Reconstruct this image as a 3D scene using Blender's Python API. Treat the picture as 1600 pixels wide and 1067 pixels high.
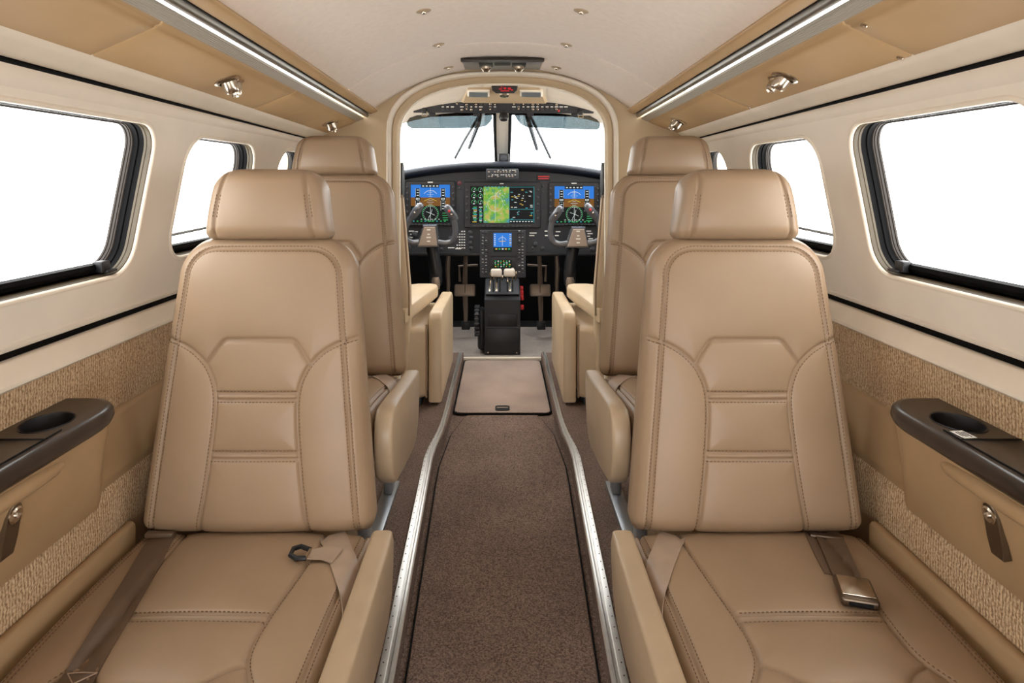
import bpy, bmesh, math, random
import numpy as np
from mathutils import Vector, Matrix

random.seed(7)
rng = np.random.default_rng(7)
PI = math.pi
for o in list(bpy.data.objects):
    bpy.data.objects.remove(o)
SC = bpy.context.scene
COL = SC.collection

# ------------------------------------------------------------------ camera, sky, exposure
CAMX, CAMZ, FPX = 0.0, 1.05, 1000.0          # camera stands at y = 0 and looks along +Y
VPX, VPY = 785.0, 282.0
cam_d = bpy.data.cameras.new('camera')
cam_d.sensor_width = 36.0
cam_d.lens = 36.0 * FPX / 1600.0
cam_d.shift_x = (800.0 - VPX) / 1600.0
cam_d.shift_y = (VPY - 533.5) / 1600.0
cam_d.clip_start = 0.01
cam = bpy.data.objects.new('camera', cam_d)
COL.objects.link(cam)
cam.location = (CAMX, 0, CAMZ)
cam.rotation_euler = (PI / 2, 0, 0)
SC.camera = cam

world = bpy.data.worlds.new('white_overcast')
world.use_nodes = True
bg = world.node_tree.nodes['Background']
bg.inputs['Color'].default_value = (1.0, 0.985, 0.965, 1)
bg.inputs['Strength'].default_value = 7.6
SC.world = world

SC.view_settings.view_transform = 'Standard'
SC.view_settings.look = 'None'
SC.view_settings.gamma = 1.0
SC.view_settings.use_curve_mapping = False
SC.view_settings.exposure = 0.0


def at(px, py, Y):
    """point of the cabin at distance Y seen at photograph pixel (px, py)"""
    return Vector((CAMX + (px - VPX) * Y / FPX, Y, CAMZ - (py - VPY) * Y / FPX))


# ------------------------------------------------------------------ materials
def srgb(r, g, b):
    f = lambda c: ((c / 255 + 0.055) / 1.055) ** 2.4 if c > 10 else c / 255 / 12.92
    return (f(r), f(g), f(b), 1)


M = {}


def mat(name, col, rough=0.5, metal=0.0, spec=0.5, noise=None, bump=None, coat=0.0, emit=None, sheen=0.0):
    """noise = (scale, amount, detail), bump = (scale, strength, distance)"""
    m = bpy.data.materials.new(name)
    m.use_nodes = True
    nt = m.node_tree
    b = nt.nodes['Principled BSDF']
    b.inputs['Base Color'].default_value = col
    b.inputs['Roughness'].default_value = rough
    b.inputs['Metallic'].default_value = metal
    b.inputs['Specular IOR Level'].default_value = spec
    b.inputs['Coat Weight'].default_value = coat
    b.inputs['Coat Roughness'].default_value = 0.15
    if sheen:
        b.inputs['Sheen Weight'].default_value = sheen
        b.inputs['Sheen Roughness'].default_value = 0.5
    if emit:
        b.inputs['Emission Color'].default_value = col
        b.inputs['Emission Strength'].default_value = emit
    tc = nt.nodes.new('ShaderNodeTexCoord')
    if noise:
        n = nt.nodes.new('ShaderNodeTexNoise')
        n.inputs['Scale'].default_value = noise[0]
        n.inputs['Detail'].default_value = noise[2] if len(noise) > 2 else 3
        nt.links.new(tc.outputs['Object'], n.inputs['Vector'])
        r = nt.nodes.new('ShaderNodeMapRange')
        r.inputs[1].default_value = 0.3; r.inputs[2].default_value = 0.7
        r.inputs[3].default_value = 1 - noise[1]; r.inputs[4].default_value = 1 + noise[1]
        nt.links.new(n.outputs['Fac'], r.inputs[0])
        mx = nt.nodes.new('ShaderNodeMix'); mx.data_type = 'RGBA'; mx.blend_type = 'MULTIPLY'
        mx.inputs[0].default_value = 1
        mx.inputs[6].default_value = col
        nt.links.new(r.outputs[0], mx.inputs[7])
        nt.links.new(mx.outputs[2], b.inputs['Base Color'])
    if bump:
        n2 = nt.nodes.new('ShaderNodeTexNoise')
        n2.inputs['Scale'].default_value = bump[0]; n2.inputs['Detail'].default_value = 2
        nt.links.new(tc.outputs['Object'], n2.inputs['Vector'])
        bp = nt.nodes.new('ShaderNodeBump')
        bp.inputs['Strength'].default_value = bump[1]; bp.inputs['Distance'].default_value = bump[2]
        nt.links.new(n2.outputs['Fac'], bp.inputs['Height'])
        nt.links.new(bp.outputs['Normal'], b.inputs['Normal'])
    M[name] = m
    return m


mat('leather', srgb(150, 126, 101), 0.42, spec=0.45, noise=(7, 0.05, 2), bump=(420, 0.12, 0.0006))
mat('leather_panel', srgb(178, 147, 106), 0.5, spec=0.4, noise=(9, 0.04, 2), bump=(500, 0.1, 0.0005))
mat('leather_wall', srgb(164, 136, 101), 0.5, spec=0.4, noise=(9, 0.05, 2), bump=(420, 0.12, 0.0006))
mat('leather_gusset', srgb(172, 151, 124), 0.36, spec=0.5, noise=(12, 0.05, 2), bump=(420, 0.1, 0.0005))
mat('pilot_leather', srgb(206, 184, 152), 0.4, spec=0.45, noise=(8, 0.05, 2), bump=(400, 0.12, 0.0006))
mat('thread', srgb(100, 74, 48), 0.7)
mat('suede', srgb(222, 208, 194), 0.9, spec=0.2, noise=(60, 0.035, 6), bump=(350, 0.25, 0.0008), sheen=0.15)
mat('cream', srgb(226, 215, 198), 0.55, spec=0.35, noise=(14, 0.03, 3), bump=(260, 0.1, 0.0006))
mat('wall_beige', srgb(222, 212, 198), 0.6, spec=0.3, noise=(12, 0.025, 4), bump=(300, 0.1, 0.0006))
mat('bulkhead', srgb(190, 168, 136), 0.6, spec=0.3, noise=(10, 0.03, 3), bump=(300, 0.1, 0.0006))
mat('taupe', srgb(80, 69, 51), 0.45, spec=0.4, noise=(30, 0.06, 2))
mat('rubber', srgb(6, 6, 7), 0.5, spec=0.06)
mat('black_gap', srgb(16, 15, 15), 0.7, spec=0.2)
mat('chrome', (0.83, 0.83, 0.84, 1), 0.12, metal=1.0)
mat('rail_metal', srgb(150, 147, 140), 0.42, metal=0.9)
mat('latch_metal', srgb(112, 97, 80), 0.34, metal=0.85)
mat('frame_brown', srgb(52, 45, 40), 0.45, spec=0.3)
mat('bronze', srgb(112, 99, 86), 0.36, metal=1.0)
mat('nickel', srgb(196, 184, 168), 0.22, metal=1.0, noise=(60, 0.1, 3))
mat('aluminium', srgb(214, 212, 208), 0.3, metal=0.75, noise=(40, 0.06, 4))
mat('ribbed_grey', srgb(176, 170, 158), 0.42, metal=0.6)
mat('console_wood', srgb(42, 34, 30), 0.28, spec=0.4, coat=0.2, noise=(35, 0.18, 5))
mat('black_plastic', srgb(27, 27, 30), 0.4, spec=0.4)
mat('panel_dark', srgb(40, 42, 47), 0.5, spec=0.4, noise=(80, 0.06, 2))
mat('panel_mid', srgb(52, 54, 59), 0.5, spec=0.4)
mat('glareshield', srgb(26, 32, 42), 0.42, spec=0.4, noise=(14, 0.08, 2))
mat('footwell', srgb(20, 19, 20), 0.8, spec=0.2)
mat('yoke_grey', srgb(84, 86, 92), 0.2, spec=0.6, coat=0.3)
mat('yoke_plate', srgb(158, 142, 130), 0.4, metal=0.3)
mat('pedal_metal', srgb(150, 134, 120), 0.42, metal=0.5)
mat('lever_white', srgb(214, 204, 192), 0.4)
mat('ink_white', srgb(225, 225, 220), 0.6)
mat('red_plastic', srgb(190, 40, 44), 0.4)
mat('belt_brown', srgb(98, 79, 63), 0.38, spec=0.5, noise=(25, 0.1, 3))
mat('belt_light', srgb(162, 141, 122), 0.36, spec=0.5, noise=(25, 0.08, 3))
mat('lamp_lens', srgb(236, 230, 216), 0.25)
mat('white_trim', srgb(238, 230, 214), 0.5)
mat('leg_metal', srgb(160, 164, 168), 0.35, metal=0.8)
mat('steel_plate', srgb(176, 182, 186), 0.3, metal=0.7)


def carpet(name, c1, c2, scale):
    m = mat(name, c1, 0.95, spec=0.1, bump=(scale, 0.9, 0.004))
    nt = m.node_tree; b = nt.nodes['Principled BSDF']
    tc = nt.nodes.new('ShaderNodeTexCoord')
    n = nt.nodes.new('ShaderNodeTexNoise'); n.inputs['Scale'].default_value = scale * 0.8; n.inputs['Detail'].default_value = 3
    n3 = nt.nodes.new('ShaderNodeTexNoise'); n3.inputs['Scale'].default_value = 4; n3.inputs['Detail'].default_value = 3
    nt.links.new(tc.outputs['Object'], n.inputs['Vector']); nt.links.new(tc.outputs['Object'], n3.inputs['Vector'])
    cr = nt.nodes.new('ShaderNodeValToRGB')
    cr.color_ramp.elements[0].position = 0.32; cr.color_ramp.elements[0].color = c2
    cr.color_ramp.elements[1].position = 0.66; cr.color_ramp.elements[1].color = c1
    nt.links.new(n.outputs['Fac'], cr.inputs[0])
    r = nt.nodes.new('ShaderNodeMapRange')
    r.inputs[1].default_value = 0.3; r.inputs[2].default_value = 0.7; r.inputs[3].default_value = 0.86; r.inputs[4].default_value = 1.14
    nt.links.new(n3.outputs['Fac'], r.inputs[0])
    mx = nt.nodes.new('ShaderNodeMix'); mx.data_type = 'RGBA'; mx.blend_type = 'MULTIPLY'; mx.inputs[0].default_value = 1
    nt.links.new(cr.outputs[0], mx.inputs[6]); nt.links.new(r.outputs[0], mx.inputs[7])
    nt.links.new(mx.outputs[2], b.inputs['Base Color'])


carpet('carpet_brown', srgb(156, 134, 121), srgb(90, 74, 66), 330)
carpet('carpet_side', srgb(150, 129, 117), srgb(86, 71, 64), 330)
carpet('carpet_hatch', srgb(206, 186, 173), srgb(150, 131, 120), 420)
carpet('carpet_cockpit', srgb(190, 181, 173), srgb(150, 140, 132), 420)


def boucle():
    m = mat('boucle', srgb(196, 166, 128), 0.9, spec=0.15)
    nt = m.node_tree; b = nt.nodes['Principled BSDF']
    tc = nt.nodes.new('ShaderNodeTexCoord')
    w = nt.nodes.new('ShaderNodeTexWave'); w.wave_type = 'BANDS'; w.bands_direction = 'Y'
    w.inputs['Scale'].default_value = 46; w.inputs['Distortion'].default_value = 4.5
    w.inputs['Detail'].default_value = 2; w.inputs['Detail Scale'].default_value = 2.2
    nt.links.new(tc.outputs['Object'], w.inputs['Vector'])
    n = nt.nodes.new('ShaderNodeTexNoise'); n.inputs['Scale'].default_value = 230; n.inputs['Detail'].default_value = 2
    nt.links.new(tc.outputs['Object'], n.inputs['Vector'])
    mm = nt.nodes.new('ShaderNodeMath'); mm.operation = 'MULTIPLY_ADD'; mm.inputs[1].default_value = 0.32
    nt.links.new(w.outputs['Fac'], mm.inputs[0]); nt.links.new(n.outputs['Fac'], mm.inputs[2])
    cr = nt.nodes.new('ShaderNodeValToRGB')
    cr.color_ramp.elements[0].position = 0.4; cr.color_ramp.elements[0].color = srgb(136, 108, 80)
    cr.color_ramp.elements[1].position = 0.9; cr.color_ramp.elements[1].color = srgb(208, 182, 148)
    nt.links.new(mm.outputs[0], cr.inputs[0]); nt.links.new(cr.outputs[0], b.inputs['Base Color'])
    bp = nt.nodes.new('ShaderNodeBump'); bp.inputs['Strength'].default_value = 0.6; bp.inputs['Distance'].default_value = 0.002
    nt.links.new(mm.outputs[0], bp.inputs['Height']); nt.links.new(bp.outputs['Normal'], b.inputs['Normal'])


boucle()


def glass_mat(name, tint, refl=0.06):
    m = bpy.data.materials.new(name); m.use_nodes = True
    nt = m.node_tree
    for n in list(nt.nodes): nt.nodes.remove(n)
    out = nt.nodes.new('ShaderNodeOutputMaterial')
    t = nt.nodes.new('ShaderNodeBsdfTransparent'); t.inputs[0].default_value = tint
    g = nt.nodes.new('ShaderNodeBsdfGlossy'); g.inputs['Roughness'].default_value = 0.02
    mx = nt.nodes.new('ShaderNodeMixShader'); mx.inputs[0].default_value = refl
    nt.links.new(t.outputs[0], mx.inputs[1]); nt.links.new(g.outputs[0], mx.inputs[2])
    nt.links.new(mx.outputs[0], out.inputs[0])
    M[name] = m


glass_mat('glass', (0.97, 0.98, 0.98, 1), 0.04)
glass_mat('visor_tint', (0.19, 0.225, 0.238, 1), 0.06)


def emit_mat(name, col, s):
    m = bpy.data.materials.new(name); m.use_nodes = True
    nt = m.node_tree; b = nt.nodes['Principled BSDF']
    b.inputs['Base Color'].default_value = (0.006, 0.006, 0.006, 1); b.inputs['Roughness'].default_value = 0.35; b.inputs['Specular IOR Level'].default_value = 0.1
    b.inputs['Emission Color'].default_value = col; b.inputs['Emission Strength'].default_value = s
    M[name] = m
    return m


emit_mat('scr_blue', srgb(44, 128, 226), 0.9)
emit_mat('scr_brown', srgb(128, 84, 34), 0.9)
emit_mat('scr_dark', srgb(8, 18, 16), 0.8)
emit_mat('scr_black', srgb(5, 7, 12), 0.8)
emit_mat('scr_white', srgb(225, 235, 232), 0.9)
emit_mat('scr_cyan', srgb(70, 180, 190), 0.9)
emit_mat('scr_green', srgb(70, 190, 110), 0.9)
emit_mat('scr_amber', srgb(225, 190, 80), 0.9)
emit_mat('scr_red', srgb(205, 40, 50), 0.9)


def map_mat():
    m = emit_mat('scr_map', srgb(120, 170, 70), 0.9)
    nt = m.node_tree; b = nt.nodes['Principled BSDF']
    tc = nt.nodes.new('ShaderNodeTexCoord')
    n = nt.nodes.new('ShaderNodeTexNoise'); n.inputs['Scale'].default_value = 22; n.inputs['Detail'].default_value = 5
    nt.links.new(tc.outputs['Object'], n.inputs['Vector'])
    cr = nt.nodes.new('ShaderNodeValToRGB'); e = cr.color_ramp.elements
    e[0].position = 0.3; e[0].color = srgb(70, 140, 190)
    e[1].position = 0.72; e[1].color = srgb(200, 170, 90)
    for p, c in ((0.40, srgb(96, 160, 110)), (0.47, srgb(112, 178, 62)), (0.56, srgb(160, 190, 80)), (0.63, srgb(190, 180, 100))):
        x = e.new(p); x.color = c
    nt.links.new(n.outputs['Fac'], cr.inputs[0]); nt.links.new(cr.outputs[0], b.inputs['Emission Color'])


map_mat()


# ------------------------------------------------------------------ mesh building
def link(o, parent=None):
    COL.objects.link(o)
    if parent is not None:
        o.parent = parent
    return o


def tag(o, label=None, cat=None, group=None, kind=None):
    if label: o['label'] = label
    if cat: o['category'] = cat
    if group: o['group'] = group
    if kind: o['kind'] = kind
    return o


def empty(name, loc=(0, 0, 0)):
    o = bpy.data.objects.new(name, None)
    o.empty_display_size = 0.05
    COL.objects.link(o)
    o.location = loc
    return o


class MB:
    def __init__(s): s.v = []; s.f = []

    def add(s, vs, fs):
        k = len(s.v); s.v += [tuple(p) for p in vs]; s.f += [tuple(i + k for i in q) for q in fs]; return s

    def box(s, c, d, rot=None, r=0.0, seg=2):
        bm = bmesh.new(); bmesh.ops.create_cube(bm, size=1)
        for w in bm.verts: w.co = Vector((w.co.x * d[0], w.co.y * d[1], w.co.z * d[2]))
        if r: bmesh.ops.bevel(bm, geom=bm.edges[:], offset=min(r, min(d) * 0.49), segments=seg, profile=0.5, affect='EDGES')
        return s.bm(bm, c, rot)

    def bm(s, bm, c=(0, 0, 0), rot=None):
        R = rot.to_3x3() if rot is not None else Matrix.Identity(3)
        bm.verts.index_update()
        s.add([R @ w.co + Vector(c) for w in bm.verts], [[w.index for w in f.verts] for f in bm.faces])
        bm.free(); return s

    def loft(s, loops, cap0=True, cap1=True, closed=True):
        n = len(loops[0]); k = len(s.v)
        for L in loops: s.v += [tuple(p) for p in L]
        for i in range(len(loops) - 1):
            for j in range(n if closed else n - 1):
                a = k + i * n + j; b = k + i * n + (j + 1) % n
                s.f.append((a, b, b + n, a + n))
        if closed and cap0: s.f.append(tuple(k + j for j in reversed(range(n))))
        if closed and cap1: s.f.append(tuple(k + (len(loops) - 1) * n + j for j in range(n)))
        return s

    def tube(s, pts, r, n=8, closed=False):
        pts = [Vector(p) for p in pts]; rs = r if isinstance(r, (list, tuple)) else [r] * len(pts)
        loops = []; up = None
        for i, p in enumerate(pts):
            if closed: t = pts[(i + 1) % len(pts)] - pts[i - 1]
            else: t = pts[min(i + 1, len(pts) - 1)] - pts[max(i - 1, 0)]
            t.normalize()
            if up is None: up = Vector((0, 0, 1)) if abs(t.z) < 0.9 else Vector((0, 1, 0))
            a = t.cross(up); a.normalize(); up = a.cross(t)
            loops.append([p + rs[i] * (math.cos(2 * PI * j / n) * a + math.sin(2 * PI * j / n) * up) for j in range(n)])
        if closed: loops.append(loops[0]); return s.loft(loops, False, False)
        return s.loft(loops)

    def lathe(s, prof, c=(0, 0, 0), axis=(0, 0, 1), n=20):
        q = Vector((0, 0, 1)).rotation_difference(Vector(axis)).to_matrix(); c = Vector(c)
        loops = [[c + q @ Vector((r * math.cos(2 * PI * j / n), r * math.sin(2 * PI * j / n), h)) for j in range(n)] for r, h in prof]
        return s.loft(loops)

    def ribbon(s, pts, wid, nrm, th=0.002):
        loops = []
        for p, w, m in zip(pts, wid, nrm):
            p, w, m = Vector(p), Vector(w), Vector(m).normalized() * th
            loops.append([p - w, p + w, p + w + m, p - w + m])
        return s.loft(loops)

    def quad(s, a, b, c, d): return s.add([a, b, c, d], [(0, 1, 2, 3)])

    def mirror(s):
        s.v = [(-x, y, z) for x, y, z in s.v]; s.f = [tuple(reversed(q)) for q in s.f]; return s

    def mesh(s, name, angle=40):
        me = bpy.data.meshes.new(name); me.from_pydata(s.v, [], s.f); me.update()
        bm = bmesh.new(); bm.from_mesh(me)
        bmesh.ops.recalc_face_normals(bm, faces=bm.faces[:]); bm.to_mesh(me); bm.free()
        me.shade_smooth(); me.set_sharp_from_angle(angle=math.radians(angle))
        return me

    def build(s, name, m, parent=None, angle=40, loc=None):
        me = s.mesh(name, angle); me.materials.append(M[m])
        o = bpy.data.objects.new(name, me)
        if loc is not None: o.location = loc
        return link(o, parent)


def rrect(a0, a1, b0, b1, r, n=6):
    """rounded rectangle loop, counter-clockwise; r one radius or four (bl, br, tr, tl)"""
    if not isinstance(r, (list, tuple)): r = (r,) * 4
    out = []
    for (ca, cb, t0, rr) in ((a0 + r[0], b0 + r[0], PI, r[0]), (a1 - r[1], b0 + r[1], 1.5 * PI, r[1]), (a1 - r[2], b1 - r[2], 0, r[2]), (a0 + r[3], b1 - r[3], 0.5 * PI, r[3])):
        for k in range(n + 1):
            t = t0 + 0.5 * PI * k / n
            out.append((ca + rr * math.cos(t), cb + rr * math.sin(t)))
    return out


# ------------------------------------------------------------------ the cabin shell
Y0, YB = -0.9, 2.55            # aft end (low opening kept for fill light), forward bulkhead


def up(z1, z2, y):             # height of a longitudinal line: z1 at y = 1, z2 at the bulkhead
    y = max(y, 0.4)
    return z1 + (z2 - z1) * (y - 1.0) / (YB - 1.0)


# ceiling line set (half profile): x, z at y = 1, z at the bulkhead
CE = (0.505, 1.374, 1.337)                       # headliner edge
ys_long = [Y0, 0.4, 1.0, 1.6, 2.1, YB]


def strip(lines, sgn, yy=None, thick=None):
    """loft along Y through cross-section points (x, z1, z2)"""
    mb = MB(); yy = yy or ys_long
    loops = []
    for y in yy:
        loops.append([(sgn * x, y, up(a, b, y)) for x, a, b in lines])
    mb.loft(loops, closed=False)
    return mb


# headliner: curved ceiling, in two sections with a cross seam
def ceil_z(x, y):
    zc = 1.519 - 0.014 * (y - 1.0)
    ze = up(CE[1], CE[2], y)
    t = abs(x) / CE[0]
    return ze + (zc - ze) * (1 - t ** 2.3)


def ceiling_section(ya, yb, name, parent=None):
    mb = MB(); nx = 40
    yy = [ya, ya + 0.002, ya + 0.006] + [ya + (yb - ya) * k / 10 for k in range(1, 10)] + [yb - 0.006, yb - 0.002, yb]
    loops = []
    for i, y in enumerate(yy):
        e = min(abs(y - ya), abs(yb - y)); dz = 0.004 if e < 0.001 else (0.0012 if e < 0.004 else 0)
        loops.append([(-CE[0] + 2 * CE[0] * k / nx, y, ceil_z(-CE[0] + 2 * CE[0] * k / nx, y) + dz) for k in range(nx + 1)])
    mb.loft(loops, closed=False)
    return mb.build(name, 'suede', parent, 60)


ceiling = ceiling_section(Y0, 2.10, 'ceiling')
tag(ceiling, 'curved beige suede headliner over the cabin', None, None, 'structure')
ceiling_section(2.10, YB, 'headliner_panel', ceiling)

# floor: sunken aisle pan, raised side floors
AY = [(-1.0, 0.212), (0.0, 0.216), (1.26, 0.232), (1.60, 0.243), (2.02, 0.256), (2.30, 0.265), (2.42, 0.260), (2.55, 0.246), (2.72, 0.242), (3.15, 0.242), (3.72, 0.242)]
SF = 0.05                      # side floor height
mb = MB(); mb.box((0, 1.93, -0.012), (1.7, 5.7, 0.02))
floor = mb.build('floor', 'carpet_side'); tag(floor, 'brown carpeted cabin floor with sunken aisle', None, None, 'structure')


def aisle(y):
    return float(np.interp(y, [a for a, b in AY], [b for a, b in AY]))


def smooth_ys(a, b, n): return [a + (b - a) * k / n for k in range(n + 1)]


yy = smooth_ys(-0.9, 2.5, 34) + smooth_ys(2.53, 3.72, 14)
for sg, nm in ((-1, 'side_floor'), (1, 'side_floor')):
    mb = MB()
    loops = [[(sg * (aisle(y) - 0.016), y, 0.0), (sg * (aisle(y) - 0.016), y, SF), (sg * 0.82, y, SF), (sg * 0.82, y, 0.0)] for y in yy]
    mb.loft(loops); mb.build(nm, 'carpet_side', floor)
    # polished edge rail: flat flange, groove, round bead
    prof = [(-0.016, 0.0), (-0.016, 0.006), (-0.0125, 0.0085), (-0.007, 0.0085), (-0.0045, 0.006), (-0.004, 0.0005), (0.003, 0.0005), (0.0035, 0.006), (0.005, 0.0062), (0.0175, 0.0062), (0.019, 0.004), (0.019, 0.0)]
    mb = MB(); mb.loft([[(sg * (aisle(y) + a * float(np.interp(y, [1.2, 2.3, 2.7], [1.0, 0.9, 0.55]))), y, SF + b) for a, b in prof] for y in yy])
    rail = mb.build('edge_rail', 'aluminium', floor, 30)
    mb = MB(); rv = 0
    y = 0.9
    while y < 2.5:
        mb.lathe([(0.0018, 0), (0.0015, 0.0008), (0.0004, 0.001)], (sg * (aisle(y) + 0.0115), y, SF + 0.0062), n=6); y += 0.035
    tag(mb.build('rivets', 'panel_mid', rail), None, None, None, 'stuff')

# aisle mat, hatch and the surrounding border
mb = MB()
outer = [(-aisle(y) + 0.034, y) for y in smooth_ys(-0.85, 2.62, 24)] + [(-0.17, 2.80), (-0.155, 2.835), (0.155, 2.835), (0.17, 2.80)] + [(aisle(y) - 0.034, y) for y in reversed(smooth_ys(-0.85, 2.62, 24))]


def mat_slab(mb, poly, z0, z1, r=0.006):
    cx = sum(p[0] for p in poly) / len(poly); cy = sum(p[1] for p in poly) / len(poly)
    ins = lambda d: [(x - d * (1 if x > cx else -1), y - d * (1 if y > cy else -1)) for x, y in poly]
    mb.loft([[(x, y, z0) for x, y in poly], [(x, y, z1 - r) for x, y in poly], [(x, y, z1 - r * 0.3) for x, y in ins(r * 0.3)], [(x, y, z1) for x, y in ins(r)]])


mat_slab(mb, outer, -0.001, 0.013)
am = mb.build('aisle_mat', 'carpet_brown'); tag(am, 'long brown carpet runner lying in the aisle', 'carpet')
mb = MB(); mb.tube([(x, y, 0.004) for x, y in outer], 0.0045, 6, closed=True); mb.build('bound_edge', 'footwell', am)
hatch = MB(); poly = rrect(-0.216, 0.216, 2.868, 3.70, 0.03, 5); mat_slab(hatch, poly, 0.0, 0.012, 0.004)
ho = hatch.build('floor_hatch', 'carpet_hatch'); tag(ho, 'carpeted floor hatch with black finger pull at the cockpit end', 'hatch')
mb = MB(); mb.tube([(x * 1.012, 3.28 + (y - 3.28) * 1.01, 0.006) for x, y in poly], 0.0045, 6, closed=True); mb.build('edge_binding', 'footwell', ho)
mb = MB(); L = rrect(-0.033, 0.033, 2.885, 2.945, 0.014, 4); Li = rrect(-0.026, 0.026, 2.893, 2.938, 0.01, 4)
mb.loft([[(x, y, 0.010) for x, y in L], [(x, y, 0.0155) for x, y in L], [(x, y, 0.0155) for x, y in Li], [(x, y, 0.0125) for x, y in Li]], False, True)
hp = mb.build('finger_pull', 'black_plastic', ho, 30)
mb = MB(); mb.box((0, 2.925, 0.0135), (0.05, 0.012, 0.003), r=0.001); mb.build('pull_lip', 'pedal_metal', hp)
# threshold towards the cockpit
mb = MB(); mb.box((0, 3.735, 0.010), (0.50, 0.03, 0.02), r=0.004)
th = mb.build('trim_1', 'cream'); tag(th, None, None, None, 'structure')

# ------------------------------------------------------------------ side walls
XW0, ZW0, XW1, ZW1 = 0.745, 1.208, 0.832, 0.762     # top and bottom edge of the window wall plane
WN = Vector((1, 0, (XW1 - XW0) / (ZW0 - ZW1))).normalized()


def wx(z): return XW0 + (ZW0 - z) * (XW1 - XW0) / (ZW0 - ZW1)


# windows: y0, y1, z0, z1, radius
WIN = [(0.22, 0.72, 0.852, 1.168, 0.06), (0.90, 1.40, 0.850, 1.170, 0.06), (1.545, 1.975, 0.858, 1.158, 0.075), (2.18, 2.47, 0.875, 1.155, 0.08)]


def win_loop(w, inset, depth, sg, n=7):
    y0, y1, z0, z1, r = w
    out = []
    for a, b in rrect(y0 + inset, y1 - inset, z0 + inset, z1 - inset, max(r - inset, 0.012), n):
        p = Vector((wx(b), a, b)) + WN * depth
        out.append((sg * p.x, p.y, p.z))
    return out


walls = {}
for sg, side in ((-1, 'left'), (1, 'right')):
    bm = bmesh.new(); edges = []

    def loop_edges(pts):
        vs = [bm.verts.new(p) for p in pts]
        for i in range(len(vs)): edges.append(bm.edges.new((vs[i], vs[(i + 1) % len(vs)])))
    loop_edges([(sg * XW0, Y0, ZW0), (sg * XW0, YB, ZW0), (sg * XW1, YB, ZW1), (sg * XW1, Y0, ZW1)])
    for w in WIN: loop_edges(win_loop(w, -0.008, 0, sg))
    bmesh.ops.triangle_fill(bm, use_beauty=True, use_dissolve=False, edges=edges)
    mb = MB(); mb.bm(bm)
    wall = mb.build('wall_' + side, 'wall_beige', None, 20)
    tag(wall, 'beige cabin side wall on the %s with windows' % side, None, None, 'structure')
    walls[side] = wall
    P = lambda n, m, pts, ang=40, yy=None: strip([(x, z, z) for x, z in pts], sg, yy).build(n, m, wall, ang)
    P('wall_base', 'leather_wall', [(0.80, 0.0), (0.80, 0.335)])
    P('lower_fabric', 'boucle', [(0.800, 0.315), (0.799, 0.36), (0.803, 0.42), (0.806, 0.425)])
    P('leather_ledge', 'leather_wall', [(0.806, 0.425), (0.802, 0.44), (0.800, 0.45), (0.808, 0.49), (0.818, 0.55), (0.822, 0.562), (0.828, 0.565)], 60)
    P('upper_fabric', 'boucle', [(0.828, 0.560), (0.824, 0.572), (0.822, 0.60), (0.820, 0.70), (0.822, 0.708)], 60)
    P('sill', 'cream', [(0.825, 0.702), (0.812, 0.703), (0.806, 0.708), (0.806, 0.714), (0.812, 0.720), (0.826, 0.744), (0.832, 0.747), (0.842, 0.747)], 40)
    P('belt_gap', 'rubber', [(0.842, 0.747), (0.8375, 0.748), (0.8375, 0.762), (0.842, 0.763)])
    P('lower_bead', 'wall_beige', [(0.842, 0.760), (0.834, 0.7605), (0.829, 0.764), (0.827, 0.771), (0.830, 0.774)], 60)
    # strip above the windows, dark gap and padded roll under the overhead panels
    strip([(0.7475, 1.192, 1.190), (0.7425, 1.199, 1.194), (0.7395, 1.214, 1.203), (0.744, 1.226, 1.207), (0.762, 1.228, 1.209)], sg).build('upper_bead', 'wall_beige', wall, 60)
    strip([(0.762, 1.228, 1.209), (0.762, 1.242, 1.220)], sg).build('upper_gap', 'black_gap', wall)
    strip([(0.762, 1.240, 1.218), (0.748, 1.236, 1.2125), (0.740, 1.237, 1.213), (0.732, 1.241, 1.217), (0.712, 1.2535, 1.229), (0.700, 1.262, 1.237), (0.698, 1.268, 1.243)], sg).build('padded_roll', 'cream', wall, 60)
    # rim along the seat
    mb = strip([(0.800, 0.322, 0.322), (0.797, 0.3265, 0.3265), (0.786, 0.326, 0.326), (0.780, 0.320, 0.320), (0.779, 0.20, 0.20)], sg, [Y0, 0.4, 1.36]); mb.build('seat_side_rim', 'leather_wall', wall, 60)

wb = MB().box((0, Y0 - 0.02, 1.18), (1.72, 0.03, 0.76)).build('wall_back', 'wall_beige'); tag(wb, None, None, None, 'structure')  # added partition, unseen; its low gap directs sky light at the lower backrests

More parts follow.
